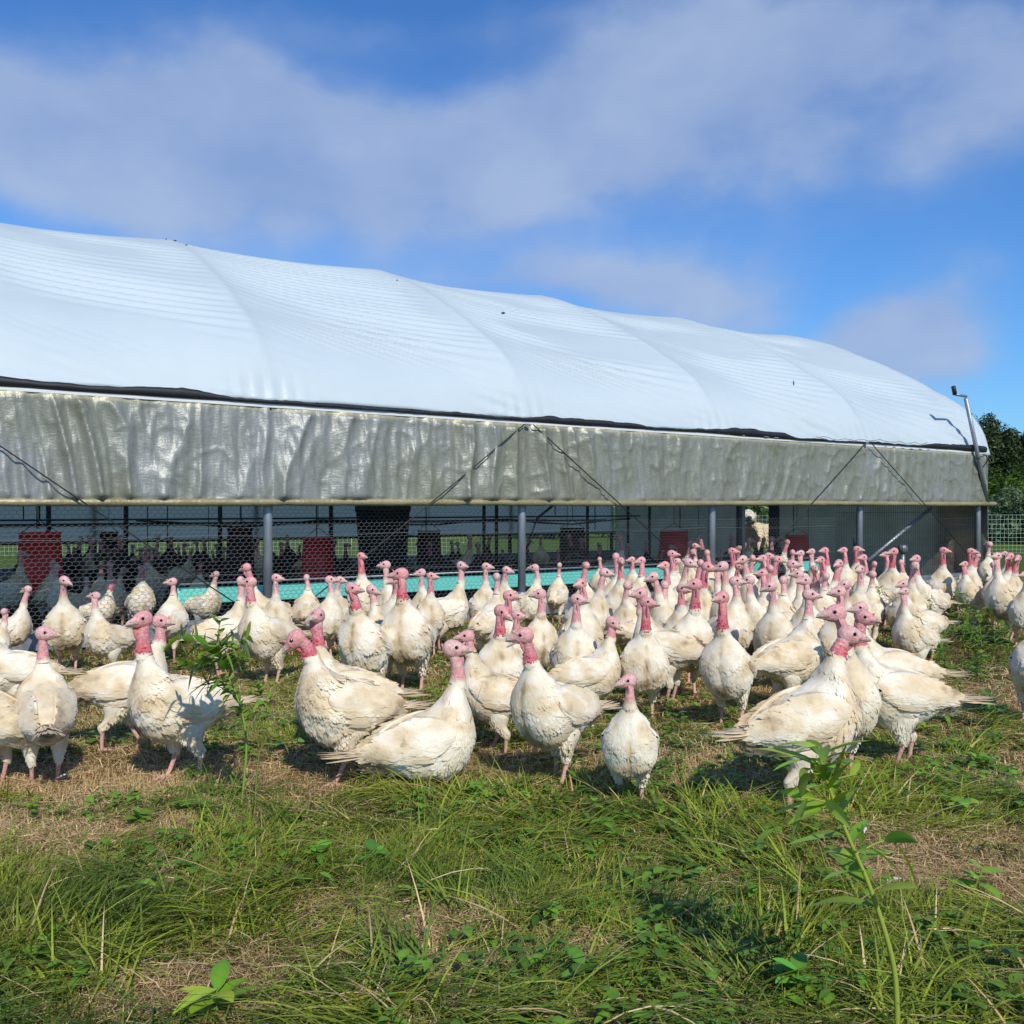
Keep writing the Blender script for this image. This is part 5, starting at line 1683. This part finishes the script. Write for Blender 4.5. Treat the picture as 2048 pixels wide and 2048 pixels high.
# long loose strands of hay
x, y = frustum_points(2.15, 8.0, 420)
n = len(x)
blades(mbs, x, y, gr.uniform(.10, .26, n), gr.uniform(1.25, 1.55, n), gr.uniform(1.45, 1.65, n), gr.uniform(0, 2 * PI, n), gr.uniform(.0022, .0040, n) * (1 + .1 * y), (S_A * 1.15)[None] * gr.uniform(.7, 1.25, (n, 1)), 3)
# broad flattened tufts: windrows of long blades
for k in range(230):
    cy = 2.3 + 2.1 * gr.random() ** 1.1 + 2.6 * (gr.random() < .12); cx = (gr.random() - .5) * (1.07 * cy + .4)
    if dryness(np.array([cx]), np.array([cy]))[0] > .62: continue
    n = gr.integers(45, 120)
    x = cx + gr.normal(size=n) * .07; y = cy + gr.normal(size=n) * .05
    h = gr.uniform(0, 2 * PI) + gr.normal(size=n) * .5
    L = gr.uniform(.16, .38, n); p0 = gr.uniform(.75, 1.3, n); p1 = p0 + gr.uniform(.5, 1.3, n)
    c = gcol(x, y, n, (gr.random(n) < .08).astype(float)) * 1.1
    blades(mbg, x, y, L, p0, p1, h, gr.uniform(.004, .0085, n), c, 5)
tag(mbg.build('grass', M_grass), 'matted green pasture grass under and in front of the flock', 'grass', kind='stuff')
tag(mbs.build('straw', M_grass), 'dry tan straw and dead grass lying through the sward', 'straw', kind='stuff')


# ------------------------------------------------------------------ broad-leaved plants
def leaf(mb, p0, d, up, L, W, col, droop=.25, fold=.22, rows=6, serr=0):
    d = unit(np.array(d, float)); up = np.array(up, float)
    s = unit(np.cross(d, up)); n = unit(np.cross(s, d))
    q = np.linspace(0, 1, rows)
    prof = np.sin(PI * np.clip(q, 0.001, 1) ** .8) ** .85
    prof[0] = .06; prof[-1] = .0
    if serr: prof = prof * (1 + serr * ((np.arange(rows) % 2) - .5))
    c0 = np.array(p0) + d * (q * L)[:, None] - np.array([0, 0, 1.0]) * (droop * L * q * q)[:, None]
    a = c0 + s * (W * .5 * prof)[:, None] + n * (fold * W * .5 * prof)[:, None]
    b = c0 - s * (W * .5 * prof)[:, None] + n * (fold * W * .5 * prof)[:, None]
    v = np.stack([a, c0, b], 1).reshape(-1, 3)
    cc = np.tile(np.asarray(col, float), (len(v), 1)); cc[1::3] *= 1.18
    mb.add(v, grid_faces(rows, 3), cc)


def stem_plant(base, tops, label, leaves, name='wild_plant', lcol=(.12, .245, .022), scol=(.20, .33, .07), srad=.0045, seed=0, group=None, cat='plant', lw=.22, twigs=()):
    """tops: stem points relative to the base; leaves: (from, to, count, length)"""
    r = np.random.default_rng(seed)
    base = np.array(base, float)
    root = empty(name, tuple(base)); tag(root, label, cat, group)
    P = catmull(np.vstack([[0, 0, -.01], tops]), 30)
    mb = MB(); add_tube(mb, P, np.linspace(srad, srad * .4, 30), 7, scol)
    runs = [(P, q) for q in leaves]
    for (f, dx, dz, dy, n_, L_t) in twigs:
        p0_ = P[int(f * 29)]
        Q = catmull(np.array([p0_, p0_ + np.array([dx * .5, dy * .5, dz * .65]), p0_ + np.array([dx, dy, dz])]), 30)
        add_tube(mb, Q, np.linspace(srad * .5, srad * .2, 30), 5, scol)
        runs.append((Q, (.15, 1.0, n_, L_t)))
    mb.build('stem', M_leaf, root)
    mb = MB()
    for (P, (f0, f1, n, L)) in runs:
        for k in range(n):
            f = f0 + (f1 - f0) * (k + .5 * r.random()) / n
            i = min(int(f * 29), 28)
            p = P[i]
            ang = k * 2.4 + r.uniform(-.4, .4)
            t_ = unit(P[i + 1] - P[i])
            a = unit(np.cross(t_, [0.3, 1, .2])); b = np.cross(t_, a)
            d = unit((a * math.cos(ang) + b * math.sin(ang)) + t_ * r.uniform(.15, .75))
            tone = np.array(lcol) * r.uniform(.6, 1.45) * np.array([r.uniform(.8, 1.4), 1, r.uniform(.7, 1.2)])
            leaf(mb, p, d, t_ if abs(d @ t_) < .95 else [0, 0, 1], L * r.uniform(.6, 1.15), L * lw * r.uniform(.8, 1.15), tone, r.uniform(.1, .5), r.uniform(.1, .35), 8)
    mb.build('leaves', M_leaf, root)
    return root


def g3(px, py):
    Yg = F * CAM_H / (py - HZ)
    return np.array([(px - 1024) / F * Yg, Yg, float(gz((px - 1024) / F * Yg, Yg))])


# tall stem in the right foreground
b = np.array([.925, 2.33, 0.0]); b[2] = float(gz(b[0], b[1]))
pts = [at(px, py, Yq) - b for (px, py, Yq) in ((1793, 1960, 2.33), (1770, 1860, 2.33), (1735, 1760, 2.34), (1700, 1680, 2.35), (1668, 1600, 2.36), (1648, 1540, 2.37), (1638, 1495, 2.38))]
stem_plant(b, pts, 'tall leaning weed with long lance leaves and bare lower stem in the right foreground', [(.36, .62, 9, .17), (.60, 1.0, 20, .17), (.9, 1.0, 4, .12)],
           'tall_weed', (.24, .42, .05), (.36, .44, .07), .0072, 4, lw=.25, twigs=[(.8, .10, .03, -.03, 5, .12), (.7, -.10, .03, -.03, 5, .13), (.55, .10, .04, .0, 5, .12)])
# leafy stem in front of the left tom
b = np.array([-1.15, 4.12, 0.0]); b[2] = float(gz(b[0], b[1]))
pts = [at(px, py, 4.12) - b for (px, py) in ((492, 1500), (484, 1430), (470, 1385), (452, 1345), (437, 1310), (432, 1292))]
stem_plant(b, pts, 'arching leafy weed in front of the red-necked tom at the left', [(.55, 1.0, 40, .16), (.25, .55, 16, .14)], 'tall_weed', (.14, .27, .03), (.28, .40, .08), .0055, 5, lw=.27, twigs=[(.95, -.16, .05, -.02, 12, .12), (.9, .13, .05, .0, 12, .12), (.97, .02, .12, 0, 9, .09), (.8, -.12, -.02, -.05, 8, .11), (.5, -.12, .05, -.03, 9, .10), (.35, .12, .06, -.02, 6, .09)])
b = at(508, 1530, 4.2); b[2] = float(gz(b[0], b[1]))
stem_plant(b, [at(520, 1500, 4.2) - b, at(552, 1490, 4.2) - b, at(580, 1484, 4.2) - b, at(596, 1478, 4.2) - b], 'low leafy sprig lying right of the arching weed at the left', [(.3, 1.0, 9, .08)], 'sprig', (.11, .24, .05), (.2, .3, .07), .004, 6, lw=.28)
b = g3(1132, 1583)
stem_plant(b, [(0.005, 0, .08), (.01, 0, .17), (.004, 0, .25), (.01, 0, .30)], 'upright leafy weed growing at the foot of the open-beaked tom', [(.2, .7, 9, .085), (.7, 1.0, 9, .075)], 'leafy_weed', (.10, .24, .03), seed=7, lw=.30, twigs=[(.3, .06, .05, 0, 5, .06), (.4, -.06, .05, 0, 5, .06)])
b = g3(432, 2046)
stem_plant(b, [(0, 0, .02), (0, .0, .05), (0, 0, .08)], 'yellow-green broad-leaved seedling at the bottom edge left of centre', [(.2, 1.0, 12, .14)], 'seedling', (.24, .40, .035), seed=8, lw=.30)
small = [
    (275, 1812, 'lone upright pale seedling in the grass at lower left', .09), (375, 1835, 'three-leaved light green weed at lower left, right of the lone seedling', .075),
    (110, 1905, 'small weed in dark grass near the lower left corner', .07), (555, 1722, 'broad-leaved weed below the head-down tom, left of its pair', .085),
    (630, 1745, 'broad-leaved weed below the head-down tom, middle of three', .085), (745, 1745, 'broad-leaved weed below centre left, right of three', .09),
    (470, 1800, 'tiny round-leaved weed in the straw at lower left', .05), (270, 1660, 'dark leafy weed on the trampled straw at left', .075),
    (400, 1665, 'light green weed at the edge of the trampled straw at left', .075), (730, 1560, 'leafy weed at the feet of the low greyish turkey', .085),
    (820, 1800, 'small bright weed in the matted grass below centre', .06), (945, 1610, 'leafy weed in the grass left of the centre tom legs', .075),
    (1000, 1710, 'dark leafy weed in the matted grass at centre', .07), (975, 1900, 'thin bright weed in the straw at lower centre', .06),
    (1165, 1985, 'pale green weed near the bottom edge right of centre', .085), (1105, 1540, 'round-leaved weed left of the upright leafy weed', .09),
    (1390, 1715, 'small light green weed in front of the small short turkey', .065), (1470, 1700, 'broad dark leaves in the grass below the big tom, left cluster', .09),
    (1520, 1740, 'broad dark leaves in the grass below the big tom, right cluster', .10), (1425, 1590, 'yellow-tipped weed between the small turkey and the big tom', .08),
    (1640, 1800, 'weed with drooping leaves under the tall leaning weed', .09), (1960, 1800, 'leafy weed at the right edge above the bottom corner', .10),
    (2030, 2020, 'weed in the bottom right corner', .08), (1590, 2010, 'weed near the bottom edge under the tall leaning weed', .09),
    (1930, 1640, 'bright leafy weed at right beyond the straw patch', .10), (2010, 1600, 'bright leafy weed at the right edge beside the straw', .10),
    (1880, 1590, 'bright leafy weed right of the dark-stained turkey', .09), (2000, 1500, 'leafy weed at the right edge below the cut-off turkey', .10),
    (1850, 1470, 'low leafy weed under the ragged tail at right', .09), (1960, 1540, 'broad leafy weed at right in front of the cut-off turkey', .11),
]
for i, (px, py, lab, s) in enumerate(small):
    r = np.random.default_rng(300 + i)
    n = int(r.integers(5, 10)); hgt = s * r.uniform(.5, 1.1)
    stem_plant(g3(px, py), [(r.uniform(-.01, .01), 0, hgt * .5), (r.uniform(-.02, .02), 0, hgt)], lab, [(.35, 1.0, n, s * .95)], 'leafy_weed',
               (.15 * r.uniform(.6, 1.6), .29 * r.uniform(.75, 1.25), .03), srad=.0025, seed=400 + i, lw=.55)
# leafy stand beyond the flock at right
stand = [(1742, 1178), (1760, 1195), (1772, 1168), (1788, 1215), (1840, 1235), (1862, 1215), (1880, 1190), (1893, 1228), (1905, 1200), (1922, 1218), (1938, 1190), (1915, 1165), (1950, 1235), (1978, 1210), (1870, 1245), (1815, 1240), (1730, 1215), (1965, 1250), (2010, 1245), (1998, 1228), (1240, 1255), (1275, 1230), (1062, 1245), (430, 1395), (520, 1390), (470, 1410), (395, 1385), (1890, 1310), (1960, 1330), (1830, 1420), (1900, 1420), (1980, 1430)]
for i, (px, py) in enumerate(stand):
    r = np.random.default_rng(500 + i)
    Hs = r.uniform(.26, .48) if py < 1260 and px > 1700 else r.uniform(.14, .24)
    lab = ('leafy green weed in the stand among the right-hand turkeys' if px > 1700 and py < 1260 else
           'low weed in the open grass at right behind the flock' if px > 1700 else
           'leafy weed in the gap between turkeys by the second post' if px > 1000 else 'leafy weed behind the arching weed at the left')
    stem_plant(g3(px, py + (75 if px > 1700 and py < 1260 else 30)), [(r.uniform(-.04, .04), 0, Hs * .5), (r.uniform(-.08, .08), 0, Hs)], lab, [(.15, 1.0, 30, .13)], 'leafy_weed', (.12, .25, .028), srad=.004, seed=600 + i, lw=.22,
               group='leafy weeds among the turkeys')

# low ground cover of small round leaves, too many to count
mbw = MB()
for (y0, y1, dn) in ((2.2, 4.8, 150), (4.8, 9, 90)):
    x, y = frustum_points(y0, y1, dn)
    keep = (fbm(x * 1.2, y * 1.5, 0, 210, 2) > .46) & (dryness(x, y) < .62)
    x, y = x[keep], y[keep]
    for a, b_ in zip(x, y):
        n = gr.integers(3, 7); tone = np.array([.11, .22, .022]) * gr.uniform(.6, 1.5)
        c0 = np.array([a, b_, float(gz(a, b_)) + gr.uniform(.02, .07)])
        for k in range(n):
            A_ = gr.uniform(0, 2 * PI); Lq = gr.uniform(.022, .065)
            leaf(mbw, c0 + gr.normal(size=3) * .012, (math.cos(A_), math.sin(A_), gr.uniform(-.1, .5)), (0, 0, 1), Lq, Lq * gr.uniform(.4, .7), tone * gr.uniform(.8, 1.2), .3, .2, 5)
tag(mbw.build('ground_weeds', M_leaf), 'low round-leaved weeds scattered through the grass', 'weeds', kind='stuff')

# moulted feathers and droppings on the grass
M_feather = mat('loose_feather', (.72, .68, .62), rough=.8)
for (px, py, lab, a_) in ((1776, 1800, 'loose white feather on the straw patch right of the tall weed', .3), (118, 1568, 'small white feather on the trampled straw at the left', 1.0), (1730, 1692, 'scrap of white feather behind the tall leaning weed', 1.2)):
    p = g3(px, py); mb = MB()
    leaf(mb, (0, 0, .05), (math.cos(a_), math.sin(a_), .12), (0, 0, 1), .06, .02, (.8, .8, .8), .1, .3, 8)
    leaf(mb, (0, 0, .046), (math.cos(a_ + .2), math.sin(a_ + .2), .1), (0, 0, 1), .04, .014, (.8, .8, .8), .1, .3, 6)
    add_tube(mb, np.array([(-.015 * math.cos(a_), -.015 * math.sin(a_), .048), (.03 * math.cos(a_), .03 * math.sin(a_), .053)]), .0009, 5)
    o = mb.build('feather', M_feather); o.location = tuple(p); tag(o, lab, 'feather')
# a few tall thin grass stalks standing free
mb = MB()
for (px, py, top, dx) in ((860, 1530, 1400, 40), (880, 1535, 1430, -30), (840, 1540, 1440, 15), (905, 1540, 1365, 60), (700, 1510, 1350, -8), (670, 1530, 1470, 2), (1150, 1880, 1740, 12), (940, 1520, 1450, 30)):
    Yq = min(F * CAM_H / (py - HZ), 4.45); p = at(px, py, Yq); p[2] = float(gz(p[0], p[1]))
    q = at(px + dx, top, Yq)
    add_tube(mb, catmull(np.array([p, (p + q) / 2 + (.0, 0, .01), q]), 8), np.linspace(.0014, .0006, 8), 4, (.10, .17, .05))
tag(mb.build('grass_stalks', M_grass), 'thin free-standing grass stalks in front of the low greyish turkey', 'grass', kind='stuff')
